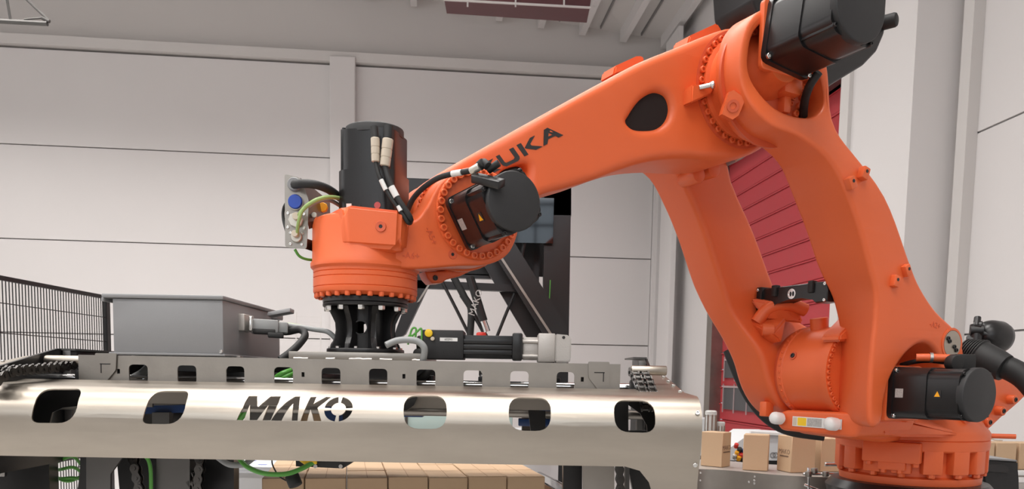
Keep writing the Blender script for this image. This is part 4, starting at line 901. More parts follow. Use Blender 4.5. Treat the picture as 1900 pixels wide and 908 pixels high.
# ================================================================== ADAPTER between flange and gripper
AX, AY = RW0 = (RBM @ Vector((A6, 0, 0))).x, (RBM @ Vector((A6, 0, 0))).y
ad = empty('flange_adapter', 'black cast adapter column with ribs and bright bolts under the wrist', 'adapter', (AX, AY, 1.767))
def apart(name, bm, m, parent=ad): return finish(name, bm, m, parent)
vd = Vector((.03, -1, 0)).normalized(); vc = Vector((-.006, 0, .083))
bm = NB(); lathe(bm, [(.058, 0), (.070, 0), (.070, .15), (.058, .15), (.058, 0)], I, 64, False); bmesh.ops.remove_doubles(bm, verts=bm.verts, dist=1e-6)
ac = apart('column', bm, 'black'); ct = finish('cutter', cyl(NB(), vc-vd*.2, vc+vd*.2, .0205, seg=40), 'black', ad)
md = ac.modifiers.new('b', 'BOOLEAN'); md.object = ct; md.solver = 'EXACT'
bpy.context.view_layer.update(); dg_ = bpy.context.evaluated_depsgraph_get(); me_ = bpy.data.meshes.new_from_object(ac.evaluated_get(dg_), depsgraph=dg_)
ac.modifiers.clear(); ac.data = me_; me_.set_sharp_from_angle(angle=math.radians(38)); bpy.data.objects.remove(ct)
apart('base_flange', lathe(NB(), [(.05, 0), (.125, 0), (.1265, .002), (.1265, .013), (.125, .015), (.05, .015)], I, 64), 'black')
apart('top_flange', lathe(NB(), [(.05, .150), (.137, .150), (.1385, .152), (.1385, .160), (.136, .162), (.1385, .164), (.1385, .178), (.05, .179)], I, 64), 'black')
for k in range(8):
    a = 2*PI*(k+.538)/8
    mw = Matrix.Rotation(a, 4, 'Z')
    bm = NB(); prism(bm, [(.06, .012), (.118, .012), (.114, .03), (.098, .05), (.094, .075), (.096, .10), (.108, .125), (.130, .150), (.06, .152)], lambda x, z, d: Vector((x, d, z)), -.0095, .0095)
    bmesh.ops.bevel(bm, geom=bm.edges[:], offset=.003, segments=1, affect='EDGES'); bmesh.ops.transform(bm, matrix=mw, verts=bm.verts); apart('rib', bm, 'black')
for k in range(12):
    a = 2*PI*(k+.1)/12
    b = bolt(ad, (.1235*math.cos(a), .1235*math.sin(a), .151), (0, 0, -1), .0125, 'hex', 1.2)
for k in range(10):
    a = 2*PI*(k+.35)/10; bolt(ad, (.112*math.cos(a), .112*math.sin(a), .0145), (0, 0, 1), .0085, 'hex', .9)
bm = NB(); lathe(bm, [(.020, 0), (.0235, 0), (.0235, .006), (.020, .006)], frame(vd*.0675 + Vector((-.006, 0, .083)), vd), 36, False); apart('window_rim', bm, 'black')
# ================================================================== GREY JUNCTION BOX on the frame
jb = empty('junction_box', 'grey sheet metal junction box sitting on the left of the gripper frame', 'box', (-1.07, 2.83, 1.751))
def J(o): bmesh.ops.transform(o, matrix=Matrix.Translation((1.07, -2.83, -1.751)), verts=o.verts); return o
def P2(x, y, Y): return PY(x, y, Y)
xl, xr = PY(209, 600, 2.52).x, PY(414, 600, 2.52).x; Y0, Y1 = 2.52, 3.13
finish('body', J(bbox(NB(), (xl, Y0, 1.753), (xr, Y1, 1.921), None, .005)), 'grey', jb)
lid = finish('lid', J(bbox(NB(), (xl-.03, Y0-.008, 1.921), (xr+.004, Y1+.02, 1.934), None, .004)), 'grey', jb)
finish('lid_lip', J(bbox(NB(), (xl-.03, Y0-.008, 1.910), (xl-.022, Y1, 1.922), None, .002)), 'grey', lid)
finish('base_lip', J(bbox(NB(), (xl-.012, Y0-.006, 1.748), (xr+.006, Y1+.02, 1.755), None, .002)), 'grey', jb)
finish('corner_seam', J(bbox(NB(), (xr-.012, Y0-.003, 1.757), (xr-.004, Y0+.001, 1.760), None)), 'zinc', jb)
bolt(jb, Vector((xr-.004, Y0-.006, 1.763))-Vector((-1.07, 2.83, 1.751)), (0, -1, 0), .005, 'zinc')
for y in (2.62, 2.98): finish('mounting_foot', J(bbox(NB(), (xr-.01, y, 1.744), (xr+.018, y+.03, 1.752), None, .002)), 'steel2', jb)
lt = finish('lid_latch', J(bbox(NB(), (xr-.005, 3.02, 1.898), (xr+.022, 3.10, 1.922), None, .004)), 'grey', jb)
pts = [PY(500, 585, 2.95), PY(540, 590, 2.9)]
bm = NB(); bbox(bm, (0, -.012, -.008), ((pts[1]-pts[0]).length, .012, .008), frame(pts[0], (0, .3, 1), pts[1]-pts[0]), .003); finish('lever', J(bm), 'grey', lt)
# heavy connector on its right flank
cn = finish('connector_socket', J(bbox(NB(), (xr-.004, 2.66, 1.835), (xr+.02, 2.76, 1.89), None, .004)), 'alu', jb)
bm = NB(); bbox(bm, (-.004, -.030, -.022), (.085, .030, .022), frame(PY(468, 606, 2.70), (0, .1, 1), (1, .25, -.10)), .006); bbox(bm, (.07, -.018, -.018), (.115, .018, .018), frame(PY(468, 606, 2.70), (0, .1, 1), (1, .25, -.10)), .005)
finish('connector_hood', J(bm), 'greyc', jb)
bm = NB(); bbox(bm, (0, -.012, -.006), (.07, .012, .010), frame(PY(470, 616, 2.68), (0, .1, 1), (1, .2, -.22)), .003); finish('black_clip', J(bm), 'rubber', jb)
bm = NB(); bbox(bm, (0, -.010, -.008), (.05, .010, .008), frame(PY(497, 622, 2.68), (0, .1, 1), (1, .2, -.25)), .003); finish('black_clip', J(bm), 'rubber', jb)
bm = NB(); bbox(bm, (-.006, -.02, -.024), (.006, .02, .024), frame(PY(466, 602, 2.67), (0, .1, 1), (1, .2, -.2)), .004); finish('steel_clip', J(bm), 'zinc', jb)
def jt(pts, r, m, lab=None): bm = NB(); tube(bm, pts, r, 12); return reg(finish('cable', J(bm), m, jb), lab)
jt([PY(516, 602, 2.74), PY(548, 606, 2.74), PY(585, 612, 2.72), PY(608, 616, 2.70), PY(622, 628, 2.70)], .0085, 'greyc', 'grey cable leading to the adapter column')
jt([PY(516, 600, 2.76), PY(545, 603, 2.76), PY(575, 609, 2.75)], .005, 'greeny')
jt([PY(505, 612, 2.74), PY(530, 616, 2.74), PY(556, 612, 2.72), PY(566, 622, 2.70), PY(556, 638, 2.66), PY(538, 655, 2.62), PY(520, 668, 2.60)], .0125, 'rubber', 'thick black cable bending down into the frame')
# ================================================================== SERVO GEAR MOTOR on the frame
gm = empty('gear_motor', 'black finned servo motor with cast aluminium gearbox lying on the gripper frame', 'motor', (PY(920, 660, 2.62).x, 2.62, 1.745))
def G(o): bmesh.ops.transform(o, matrix=Matrix.Translation(gm.location).inverted(), verts=o.verts); return o
gx = lambda px: PY(px, 660, 2.62).x
finish('terminal_box', G(bbox(NB(), (gx(787), 2.56, 1.752), (gx(862), 2.68, 1.843), None, .004)), 'blackm', gm)
bm = NB(); 
for (y0, y1, z0, z1) in ((2.575, 2.665, 1.757, 1.822), (2.565, 2.675, 1.768, 1.776), (2.565, 2.675, 1.785, 1.793), (2.565, 2.675, 1.802, 1.810)): bbox(bm, (gx(858), y0, z0), (gx(952), y1, z1+.007), None, .002)
finish('finned_body', G(bm), 'black', gm)
finish('motor_flange', G(bbox(NB(), (gx(950), 2.556, 1.752), (gx(969), 2.684, 1.838), None, .006)), 'black', gm)
bm = NB(); 
for z in (1.766, 1.812): cyl(bm, (gx(969), 2.575, z), (gx(998), 2.575, z), .007, seg=12)
bbox(bm, (gx(969), 2.575, 1.755), (gx(998), 2.66, 1.826), None, .004); finish('coupling', G(bm), 'alu', gm)
gb = finish('gearbox', G(bbox(NB(), (gx(997), 2.555, 1.748), (gx(1028), 2.69, 1.838), None, .004)), 'alu', gm)
bm = NB(); prism(bm, [(gx(1028), 1.748), (gx(1055), 1.748), (gx(1057), 1.76), (gx(1057), 1.826), (gx(1052), 1.834), (gx(1028), 1.837)], lambda x, z, d: Vector((x, d, z)), 2.56, 2.685)
bmesh.ops.bevel(bm, geom=bm.edges[:], offset=.004, segments=2, affect='EDGES'); finish('gearbox_end', G(bm), 'alu', gm)
bm = NB(); cyl(bm, (gx(1043), 2.561, 1.826), (gx(1043), 2.5585, 1.826), .005, seg=14); finish('bore', G(bm), 'ink', gm)
bm = NB(); bcyl(bm, (gx(799), 2.562, 1.832), (gx(799), 2.548, 1.832), .0125, .003, 18); finish('yellow_cap', G(bm), 'yellow', gm)
bm = NB(); bcyl(bm, (gx(806), 2.562, 1.815), (gx(806), 2.552, 1.815), .0065, .001, 12); finish('cream_button', G(bm), 'beige', gm)
lb_ = finish('name_label', G(bbox(NB(), (gx(819), 2.5585, 1.808), (gx(851), 2.5598, 1.819), None)), 'labelw', gm)
t = finish('label_text', text_bm('602M1', .0095, .0003), 'ink', gm); t.matrix_basis = Matrix.Translation(Vector((gx(835), 2.5580, 1.8135))-gm.location) @ Matrix.Rotation(PI/2, 4, 'X')
bm = NB(); bcyl(bm, (gx(788), 2.60, 1.80), (gx(775), 2.60, 1.80), .026, .006, 24); bcyl(bm, (gx(790), 2.58, 1.77), (gx(778), 2.55, 1.765), .018, .004, 20); finish('cable_gland', G(bm), 'rubber', gm)
def mt(pts, r, m, lab=None): bm = NB(); tube(bm, pts, r, 12); return reg(finish('cable', G(bm), m, gm), lab)
mt([PY(716, 641, 2.46), PY(735, 633, 2.47), PY(755, 631, 2.47), PY(775, 634, 2.47), PY(787, 646, 2.47), PY(786, 664, 2.48), PY(782, 680, 2.50)], .0105, 'greyc', 'grey cable arching over the mounting plate')
for q in (((757, 640), (764, 612), (772, 611), (770, 632)), ((762, 626), (774, 616), (782, 611), (782, 640)), ((757, 630), (762, 622), (776, 640), (785, 645))):
    mt([PY(x, y, 2.56) for x, y in q], .0032, 'green')
finish('green_terminal', G(bbox(NB(), (gx(762), 2.54, 1.80), (gx(782), 2.57, 1.815), None, .002)), 'greeny', gm)
# ================================================================== BACKGROUND
def wpart(name, bm, m, root=None, label=None):
    if root is not None: bmesh.ops.transform(bm, matrix=root.matrix_basis.inverted(), verts=bm.verts)
    return reg(finish(name, bm, m, root), label)
# ---- black mesh fence on the left
fa0, fa1 = PZ(-40, 504, 2.3), PZ(197, 549, 2.3)
fd = (fa1-fa0); FL = fd.length; fence = empty('mesh_fence', 'black welded mesh safety fence at the left edge', 'fence', (fa0.x, fa0.y, 0), math.atan2(fd.y, fd.x))
def fpart(name, a, b, m='black'): return finish(name, bbox(NB(), a, b), m, fence, smooth=False)
fpart('top_rail', (0, -.012, 2.27), (FL, .012, 2.30)); fpart('bottom_rail', (0, -.012, .15), (FL, .012, .18))
fpart('post', (FL-.03, -.02, 0), (FL+.02, .02, 2.30)); fpart('post', (-.05, -.02, 0), (0, .02, 2.30))
bm = NB(); n = int(FL/.034)
for i in range(n): x = FL*(i+.5)/n; bbox(bm, (x-.0022, -.003, .18), (x+.0022, .003, 2.27))
o = finish('upright_wires', bm, 'black', fence, smooth=False); o['kind'] = 'stuff'
for i in range(10): fpart('cross_wire', (0, -.006, 2.12-i*.195), (FL, -.002, 2.126-i*.195))
# ---- black machine tower behind the wrist
tw = empty('machine_tower', 'tall black steel machine frame with diagonal braces behind the wrist', 'machine', (PY(905, 600, 5).x, 5.0, 0))
for name, pts, Y, th, m in (
    ('top_beam', [(700, 328), (1060, 343), (1060, 400), (700, 392)], 5.0, .12, 'black'),
    ('corner_post', [(1010, 345), (1060, 345), (1048, 1080), (1004, 1080)], 5.0, .15, 'black'),
    ('corner_post', [(700, 345), (722, 345), (722, 510), (700, 510)], 5.5, .15, 'black'),
    ('glass_panel', [(935, 366), (1028, 368), (1026, 452), (935, 450)], 4.96, .01, 'gloss'),
    ('rear_panel', [(700, 380), (1020, 390), (1015, 514), (700, 506)], 5.6, .02, 'black'),
    ('inner_post', [(983, 400), (1003, 400), (998, 620), (980, 600)], 5.3, .08, 'black'),
    ('side_panel', [(860, 440), (992, 450), (988, 515), (860, 510)], 5.2, .03, 'blackm'),
    ('diagonal_brace', [(905, 452), (948, 440), (1052, 606), (1052, 672), (1040, 672)], 4.9, .05, 'black'),
    ('diagonal_brace', [(890, 480), (922, 476), (1020, 640), (1000, 650), (985, 640)], 5.1, .05, 'black'),
    ('diagonal_brace', [(775, 500), (806, 506), (752, 620), (725, 640)], 5.0, .05, 'black'),
    ('cross_rail', [(770, 520), (1004, 530), (1004, 543), (770, 535)], 5.0, .05, 'black'),
    ('cross_rail', [(790, 506), (920, 510), (920, 518), (790, 514)], 5.2, .05, 'black'),
    ('brace_edge', [(922, 470), (926, 468), (1044, 650), (1040, 652)], 4.89, .008, 'steel2'),
    ('brace_edge', [(798, 522), (803, 520), (778, 560), (773, 562)], 4.99, .008, 'steel2'),
    ('bright_gap_slab', [(934, 516), (984, 519), (984, 528), (934, 525)], 5.4, .02, 'white')):  # white slab added for the bright gap below the dark panels
    wpart(name, slab(pts, Y, th), m, tw)
def rod(pts, r, m, Y=5.0, name='rod', root=tw, lab=None): bm = NB(); tube(bm, [PY(x, y, Y) for x, y in pts], r, 10); return wpart(name, bm, m, root, lab)
rod([(816, 515), (842, 565), (872, 625)], .010, 'black'); rod([(975, 440), (962, 500)], .012, 'black'); rod([(955, 545), (940, 580), (922, 625)], .010, 'black')
rod([(842, 515), (862, 552), (874, 575), (872, 625)], .022, 'rubber', name='hose'); rod([(856, 548), (880, 585), (902, 625)], .014, 'black')
tb = rod([(872, 515), (886, 560), (897, 596)], .026, 'black', 4.9, 'gas_strut'); rod([(896, 594), (900, 604), (904, 616)], .020, 'chrome', 4.9, 'strut_tip')
t = finish('strut_text', text_bm('MAKO', .055, .001), 'label', tw); t.matrix_basis = Matrix.Translation(PY(883, 562, 4.868)-tw.location) @ Matrix.Rotation(math.radians(-72), 4, 'Y') @ Matrix.Rotation(PI/2, 4, 'X')
wpart('red_cap', bcyl(NB(), PY(893, 628, 4.8), PY(893, 617, 4.8), .03, .01), 'copper', tw)
rod([(1021, 520), (1020, 545), (1019, 560)], .003, 'green', 4.94, 'cable')
# ---- layer of cartons on the infeed table behind the gripper
p0, p1 = PZ(485, 888, 1.32), PZ(1012, 884, 1.32); p1.z = p0.z
cd_ = (p1-p0).normalized(); cn_ = Vector((-cd_.y, cd_.x, 0)); cw = (p1-p0).length/7; cdp = .215; ch = .20
def carton(base, ang, w, d, h, label, group=None, m='card', printed=None, cat='box'):
    e = empty('cardboard_box', label, cat, base, ang, group)
    finish('carton_body', bbox(NB(), (0, 0, 0), (w, d, h), None, .003, 1), m, e)
    finish('tape_seam', bbox(NB(), (w*.5-.0012, .004, h-.0005), (w*.5+.0012, d-.004, h+.0004)), 'card2', e)
    for face, rz, off in (printed or ()):
        t = finish('box_print', text_bm('MAKO', .042, .0002), 'print', e); t.matrix_basis = Matrix.Translation(off) @ Matrix.Rotation(rz, 4, 'Z') @ Matrix.Rotation(PI/2, 4, 'X')
        t = finish('box_print', text_bm('palettizing', .014, .0002), 'print', e); t.matrix_basis = Matrix.Translation(Vector(off)+Vector((0, 0, -.035))) @ Matrix.Rotation(rz, 4, 'Z') @ Matrix.Rotation(PI/2, 4, 'X')
    return e
rown = ['front', 'middle', 'rear']; coln = ['first', 'second', 'third', 'fourth', 'fifth', 'sixth', 'last']
for r in range(3):
    for c in range(7):
        b = p0 + cd_*(cw*c+.0015) + cn_*(cdp*r+.002*r); b.z = 1.32-ch+random.uniform(-.002, .002)
        carton(b, math.atan2(cd_.y, cd_.x)+random.uniform(-.004, .004), cw-.003, cdp-.002, ch, 'plain brown carton, %s from the left in the %s row under the gripper' % (coln[c], rown[r]), 'cartons in the layer under the gripper')
ang0 = math.atan2(cd_.y, cd_.x)
tab = empty('infeed_table', 'steel infeed table that carries the layer of cartons', 'table', (p0.x, p0.y, 0), ang0)
finish('table_top', bbox(NB(), (-.05, -.03, 1.07), (cw*7+.16, cdp*3+.03, 1.118)), 'steel2', tab)
for x in (.05, cw*7-.05):
    for y in (.05, cdp*3-.05): finish('leg', bbox(NB(), (x-.03, y-.03, 0), (x+.03, y+.03, 1.07)), 'steel3', tab)
for x, y0, y1 in ((cw*7+.06, .06, .64), (cw*7+.13, .0, .64)): finish('side_guide', bbox(NB(), (x-.01, y0, 1.118), (x+.006, y1, 1.26), None, .002), 'chrome', tab)
# white slip sheets with blue marks on a low stack, left of the cartons
sl = empty('sheet_stack', 'stack of white slip sheets with small blue marks left of the cartons', 'stack', (-1.42, 3.70, 0), .0)
finish('stack_body', bbox(NB(), (-.05, 0, 0), (.50, .9, 1.24)), 'white_m', sl)
for k in range(5): finish('slip_sheet', bbox(NB(), (-.06+.01*(k % 2), -.02, 1.24+.006*k), (.51, .92, 1.2445+.006*k)), 'sheet', sl)
for i in range(3):
    for j in range(5): finish('blue_mark', bbox(NB(), (.08+.15*i+.05*(j % 2), .06+.16*j, 1.2685), (.12+.15*i+.05*(j % 2), .085+.16*j, 1.2692)), 'blue', sl)
# white machine body behind the gripper, seen through the cut-outs
wm_ = empty('wrapping_machine', 'pale machine body with teal glass seen through the cut-outs of the front panel', 'machine', (-.1, 4.3, 0))
for nm, a, b, m_ in (('cabinet', (-.75, 0, 0), (.35, .5, 1.40), 'white_m'), ('glass_guard', (-.72, -.02, 1.40), (.1, 0, 1.56), 'teal'), ('rail', (-.80, .1, 1.56), (.45, .16, 1.60), 'steel3'), ('guard_post', (-.47, -.03, 1.40), (-.455, -.02, 1.60), 'steel3'), ('guard_post', (-.2, -.03, 1.40), (-.185, -.02, 1.60), 'steel3'), ('drive_box', (.15, -.1, 1.40), (.33, .2, 1.55), 'black')):
    if m_ == 'teal' and 'teal' not in M: M['teal'] = mat('teal_glass', (.50, .66, .64), .1)
    finish(nm, bbox(NB(), a, b, None, .004), m_, wm_)
# ---- ladder on the back wall, truss bracket top left, duct under the roof
ld = empty('wall_mesh', 'thin grey mesh strip standing by the far wall left of the adapter', 'fence', (0, 0, 0), HR)
lx, ly = -2.80, 17.2
for x in (lx, lx+.5): finish('upright', bbox(NB(), (x-.012, ly, 0), (x+.012, ly+.02, 2.95)), 'beam', ld)
for k in range(24): finish('rung', bbox(NB(), (lx, ly, .1+k*.12), (lx+.5, ly+.008, .108+k*.12)), 'beam', ld)
finish('long_rail', bbox(NB(), (lx-2, ly, 2.36), (lx+1.0, ly+.008, 2.375)), 'beam', ld)
tr_ = empty('lamp_bracket', 'grey triangular steel truss arm high in the top left corner', 'bracket', PY(0, 38, 9.0))
def tbar(a, b, r, m='steel3'):
    bm = NB(); cyl(bm, PY(*a, 9.0), PY(*b, 9.0), r, seg=8); wpart('truss_bar', bm, m, tr_)
for q in (((-60, 36), (88, 44), .026), ((40, -10), (92, 40), .014), ((10, -20), (20, 40), .014), ((45, 36), (84, 33), .010), ((-60, -40), (40, -10), .02), ((78, 33), (92, 40), .02), ((-60, 36), (-60, -40), .02)): tbar(*q)
dq = empty('roof_duct', 'dark red square duct hanging under the roof at the top', 'duct', PY(960, -20, 13))
bm = NB(); q = [(820, -60), (1106, -60), (1094, 16), (824, -2)]
wpart('duct_body', slab(q, 13.0, .5), 'darkred', dq)
for x in (868, 957, 1047): wpart('duct_joint', slab([(x-1, -60), (x+2, -60), (x+1, 12), (x-2, 12)], 12.97, .02), 'beam', dq)
wpart('duct_lip', slab([(822, -3), (1096, 12), (1096, 15), (822, 0)], 12.96, .03), 'beam', dq)
# ---- right: curved conveyor with cartons
ZC = 1.165
cvy = empty('curved_conveyor', 'curved stainless conveyor in front of the red door', 'conveyor', (PZ(1430, 872, ZC).x, PZ(1430, 872, ZC).y, 0))
edge = [PZ(x, y, ZC) for x, y in ((1240, 872), (1300, 871), (1345, 873), (1390, 877), (1430, 881), (1480, 884), (1540, 886), (1600, 886))]
edge = catmull(edge, 4)
bm = NB(); f = [bm.verts.new(p) for p in edge]; g = [bm.verts.new(p+Vector((0, 0, -.22))) for p in edge]; h_ = [bm.verts.new(p+Vector((.05, .02, -.22))) for p in edge]; k_ = [bm.verts.new(p+Vector((.05, .02, -.004))) for p in edge]
for a in range(len(edge)-1):
    bm.faces.new((f[a], f[a+1], g[a+1], g[a])); bm.faces.new((g[a], g[a+1], h_[a+1], h_[a])); bm.faces.new((f[a], k_[a], k_[a+1], f[a+1]))
wpart('side_sheet', bm, 'steel2', cvy)
back = [p + Vector((.12, .62, 0)) for p in edge]
bm = NB(); n = len(edge); tv = [bm.verts.new(p-Vector((0, 0, .002))) for p in edge]; bv = [bm.verts.new(p-Vector((0, 0, .002))) for p in back]
tl = [bm.verts.new(p-Vector((0, 0, .03))) for p in edge]; bl = [bm.verts.new(p-Vector((0, 0, .03))) for p in back]
for a in range(n-1): bm.faces.new((tv[a], tv[a+1], bv[a+1], bv[a])); bm.faces.new((tl[a], tl[a+1], bl[a+1], bl[a])); bm.faces.new((bv[a], bv[a+1], bl[a+1], bl[a]))
wpart('belt', bm, 'alu', cvy)
for i in (3, 12, 20):
    p = edge[i]+Vector((.12, .3, 0)); wpart('leg', bbox(NB(), (p.x-.03, p.y-.03, 0), (p.x+.03, p.y+.03, ZC-.03)), 'steel3', cvy)
for (x, y) in ((1304, 878), (1304, 892), (1398, 885), (1395, 892), (1398, 898), (1390, 895), (1404, 897)):
    d = ray(x, y); p = min(edge, key=lambda q: abs((q.x/q.y) - d.x/d.y)); b = bolt(cvy, Vector((p.x, p.y-.001, CAMH+d.z*p.y/d.y))-cvy.location, (-.1, -1, 0), .006, 'zinc')
BX = [((1339, 868), 41, .145, .115, .215, 'brown carton with printed right side, nearest the steel panel on the curved conveyor', 1),
      ((1424, 875), 20, .145, .13, .215, 'plain brown carton, second from the steel panel on the curved conveyor', 0),
      ((1467, 878), 76, .150, .16, .215, 'brown carton with lettering and a dark corner, third on the curved conveyor', 2),
      ((1521, 876), 80, .14, .15, .20, 'brown carton half hidden behind the third one on the curved conveyor', 0),
      ((1540, 866), 20, .10, .14, .19, 'brown carton partly hidden by the robot base on the curved conveyor', 0)]
for (px, be, w, d, h, lab, pr) in BX:
    P = PZ(px[0], px[1], ZC); b_ = math.radians(be)
    # near vertical edge at P; first side runs left and back, second right and back
    ang = -b_ + 0  # local x axis = second direction
    e = empty('cardboard_box', lab, 'box', P, PI/2-b_, 'cartons on the curved conveyor')
    finish('carton_body', bbox(NB(), (0, 0, 0), (d, w, h), None, .003, 1), 'card', e)
    finish('tape_seam', bbox(NB(), (d*.5-.001, .004, h-.0005), (d*.5+.001, w-.004, h+.0004)), 'card2', e)
    if pr:
        off = (d*.5, -.0006, h*.55) if pr == 1 else (-.0006, w*.5, h*.55); rz = 0 if pr == 1 else -PI/2
        t = finish('box_print', text_bm('MAKO', .040, .0002), 'print', e); t.matrix_basis = Matrix.Translation(off) @ Matrix.Rotation(rz, 4, 'Z') @ Matrix.Rotation(PI/2, 4, 'X')
        t = finish('box_print', bbox(NB(), (-.045, -.030, 0), (.045, -.022, .0004)), 'print', e); t.matrix_basis = Matrix.Translation(off) @ Matrix.Rotation(rz, 4, 'Z') @ Matrix.Rotation(PI/2, 4, 'X')
# white machine cover behind the cartons
wc = empty('white_machine_cover', 'white sloping machine cover with a round logo behind the conveyor cartons', 'machine', (PY(1450, 850, 6.2).x, 6.2, 0))
wpart('cover', slab([(1340, 842), (1393, 804), (1445, 805), (1445, 855), (1330, 855)], 6.2, .5), 'white_m', wc)
wpart('cover', slab([(1445, 805), (1560, 812), (1600, 815), (1600, 856), (1445, 855)], 6.25, .45), 'white_m', wc)
wpart('top_edge', slab([(1393, 801), (1515, 808), (1515, 812), (1393, 806)], 6.17, .04), 'white', wc)
wpart('base_strip', slab([(1320, 855), (1600, 856), (1600, 1000), (1320, 1000)], 6.22, .4), 'black', wc)
for x in (1434, 1439): bm = NB(); lathe(bm, [(.016, 0), (.022, 0), (.022, .003), (.016, .003)], frame(PY(x, 845, 6.198), (0, -1, 0)), 20, False); wpart('logo_ring', bm, 'grey', wc)
vc = empty('valve_cluster', 'cluster of small orange, red and black valves between the first two conveyor cartons', 'valves', (PY(1372, 850, 5.9).x, 5.9, 0))
for i, (x, y, r, m_) in enumerate(((1365, 828, .016, 'copper'), (1371, 836, .018, 'rubber'), (1366, 842, .016, 'yelo'), (1375, 846, .020, 'copper'), (1362, 848, .016, 'alu'), (1378, 838, .012, 'darkblue'), (1370, 851, .018, 'yelo'), (1377, 854, .014, 'rubber'))):
    wpart('valve', bcyl(NB(), PY(x, y+3, 5.9), PY(x+2, y-4, 5.88), r, .004, 12), m_, vc)
wpart('stand', slab([(1366, 855), (1376, 855), (1378, 1010), (1364, 1010)], 5.92, .05), 'steel3', vc)
# clear cylinders and blue cloth behind the steel panel's right end
cb_ = empty('filter_bottles', 'pale clear plastic filter cylinders beside the right end of the steel panel', 'filters', (PY(1322, 790, 5.9).x, 5.9, 0))
for x0, x1, y0, y1 in ((1308, 1328, 762, 800), (1330, 1344, 783, 803)):
    c_ = PY((x0+x1)/2, y1, 5.9); t_ = PY((x0+x1)/2, y0, 5.9); r = (PY(x1, y0, 5.9).x-PY(x0, y0, 5.9).x)/2
    bm = NB(); lathe(bm, [(r*.9, -.26), (r*.9, 0), (r, .01), (r, (t_-c_).length*.75), (r*1.08, (t_-c_).length*.77), (r*1.08, (t_-c_).length*.95), (r*.8, (t_-c_).length)], frame(c_, (0, 0, 1)), 24); wpart('cylinder', bm, 'glassw', cb_)
    for a in range(5): wpart('clip', bbox(NB(), (c_.x+r*math.cos(-PI*a/4)-.004, c_.y+r*math.sin(-PI*a/4)-.006, c_.z), (c_.x+r*math.cos(-PI*a/4)+.004, c_.y+r*math.sin(-PI*a/4)+.004, t_.z-.03)), 'steel2', cb_)
wpart('stand', bbox(NB(), (c_.x-.16, 5.82, 0), (c_.x+.04, 5.98, c_.z-.25)), 'steel3', cb_)
pw = finish('leaning_board', prism(NB(), [(4.98, 0), (5.36, 0), (5.36, 1.35), (4.98, 1.35)], lambda x, z, d: Vector((x, d, z)), 16.6, 16.65), 'wood', None, HM.copy()); reg(pw, 'brown board leaning at the corner column beyond the steel panel', 'board')
bc = empty('blue_cloth', 'blue cloth heap beside the steel panel in front of the brown board', 'cloth', (PY(1293, 748, 9).x, 9.0, 0))
bm = NB(); bmesh.ops.create_icosphere(bm, subdivisions=3, radius=1, matrix=Matrix.Translation(PY(1288, 764, 9.0)) @ Matrix.Diagonal((.06, .08, .13, 1)))
for v in bm.verts: v.co += Vector((random.uniform(-1, 1), random.uniform(-1, 1), random.uniform(-1, 1)))*.012
wpart('cloth_folds', bm, 'blue', bc); wpart('stand', bbox(NB(), (PY(1291, 760, 9).x-.2, 8.8, 0), (PY(1291, 760, 9).x+.14, 9.2, 1.28)), 'white_m', bc)
# sensor bracket by the robot base
sb = empty('sensor_bracket', 'chromed clamp rods of a sensor bracket beside the robot base', 'bracket', (PY(1530, 900, 4.4).x, 4.4, 0))
for a, b, r in (((1490, 880), (1560, 880), .008), ((1500, 868), (1500, 960), .008), ((1492, 900), (1530, 915), .008), ((1560, 878), (1600, 884), .006), ((1530, 862), (1575, 862), .012)):
    wpart('rod', bcyl(NB(), PY(*a, 4.4), PY(*b, 4.4), r, .002, 12), 'chrome', sb)
for x, y in ((1500, 880), (1511, 874), (1532, 880), (1556, 892)): wpart('clamp', bcyl(NB(), PY(x, y+5, 4.38), PY(x, y-5, 4.38), .018, .004, 14), 'steel2', sb)
wpart('sensor', bcyl(NB(), PY(1542, 902, 4.38), PY(1556, 900, 4.36), .03, .006, 20), 'alu', sb)
wpart('stand', bbox(NB(), (PY(1500, 960, 4.4).x-.02, 4.38, 0), (PY(1500, 960, 4.4).x+.02, 4.42, .95)), 'steel3', sb)
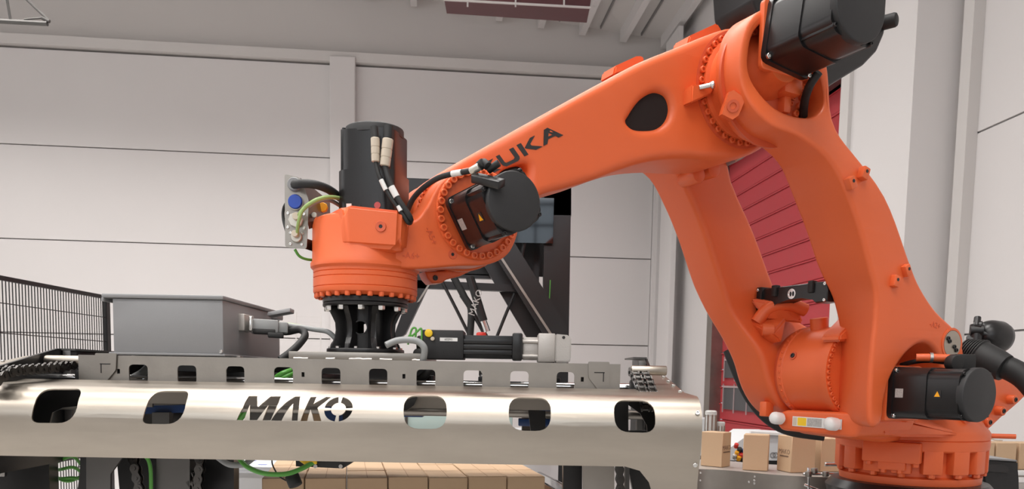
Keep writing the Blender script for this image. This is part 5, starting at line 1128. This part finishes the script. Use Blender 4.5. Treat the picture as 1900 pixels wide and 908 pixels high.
# black cabinet and cartons right of the base
bk = empty('black_cabinet', 'black moulded cabinet right of the robot base', 'cabinet', (2.75, 4.6, 0))
bm = slab([(1826, 853), (1890, 857), (1890, 890), (1900, 1300), (1826, 1300)], 4.45, .4); bmesh.ops.bevel(bm, geom=bm.edges[:], offset=.008, segments=2, affect='EDGES'); wpart('housing', bm, 'blackm', bk)
wpart('recess', slab(fillet([(1827, 861), (1864, 863), (1872, 868), (1870, 878), (1827, 875)], 4, 3), 4.442, .01), 'ink', bk)
wpart('rib', slab([(1829, 880), (1834, 880), (1834, 940), (1829, 940)], 4.442, .01), 'black', bk)
wpart('top_rim', slab([(1826, 850), (1886, 854), (1888, 857), (1826, 853)], 4.445, .38), 'grey', bk)
rz_ = PY(1860, 872, 6.5).z
rc = empty('rear_conveyor', 'steel rail conveyor behind the robot at the right edge', 'conveyor', (PY(1860, 872, 6.5).x, 6.8, 0), HR)
finish('bed', bbox(NB(), (-.6, -.3, rz_-.06), (1.3, .35, rz_)), 'steel2', rc); finish('rail', bbox(NB(), (-.6, -.36, rz_-.04), (1.3, -.33, rz_-.0), None, .004), 'white', rc); finish('rail', bbox(NB(), (-.6, -.36, rz_-.16), (1.3, -.33, rz_-.10), None, .004), 'alu', rc)
for x in (-.4, 1.1): finish('leg', bbox(NB(), (x, -.2, 0), (x+.05, .2, rz_-.06)), 'steel3', rc)
for k, (x0, x1) in enumerate(((1800, 1848), (1849, 1889), (1891, 1945))):
    P = rc.matrix_basis @ Vector((-.27+.19*k+(.012 if k == 2 else 0), -.28, rz_))
    carton(P, HR, .175 if k < 2 else .22, .2, .215, ('brown carton just right of the robot base on the rear conveyor', 'brown carton in the middle of three on the rear conveyor', 'brown carton cut by the right edge of the view on the rear conveyor')[k], 'cartons on the rear conveyor')
cl_ = finish('metal_clip', tube(NB(), [PY(1830, 806, 6.6), PY(1843, 816, 6.6), PY(1860, 818, 6.6)], .006, 8), 'zinc'); reg(cl_, 'small metal clip lying on the cartons of the rear conveyor', 'clip')
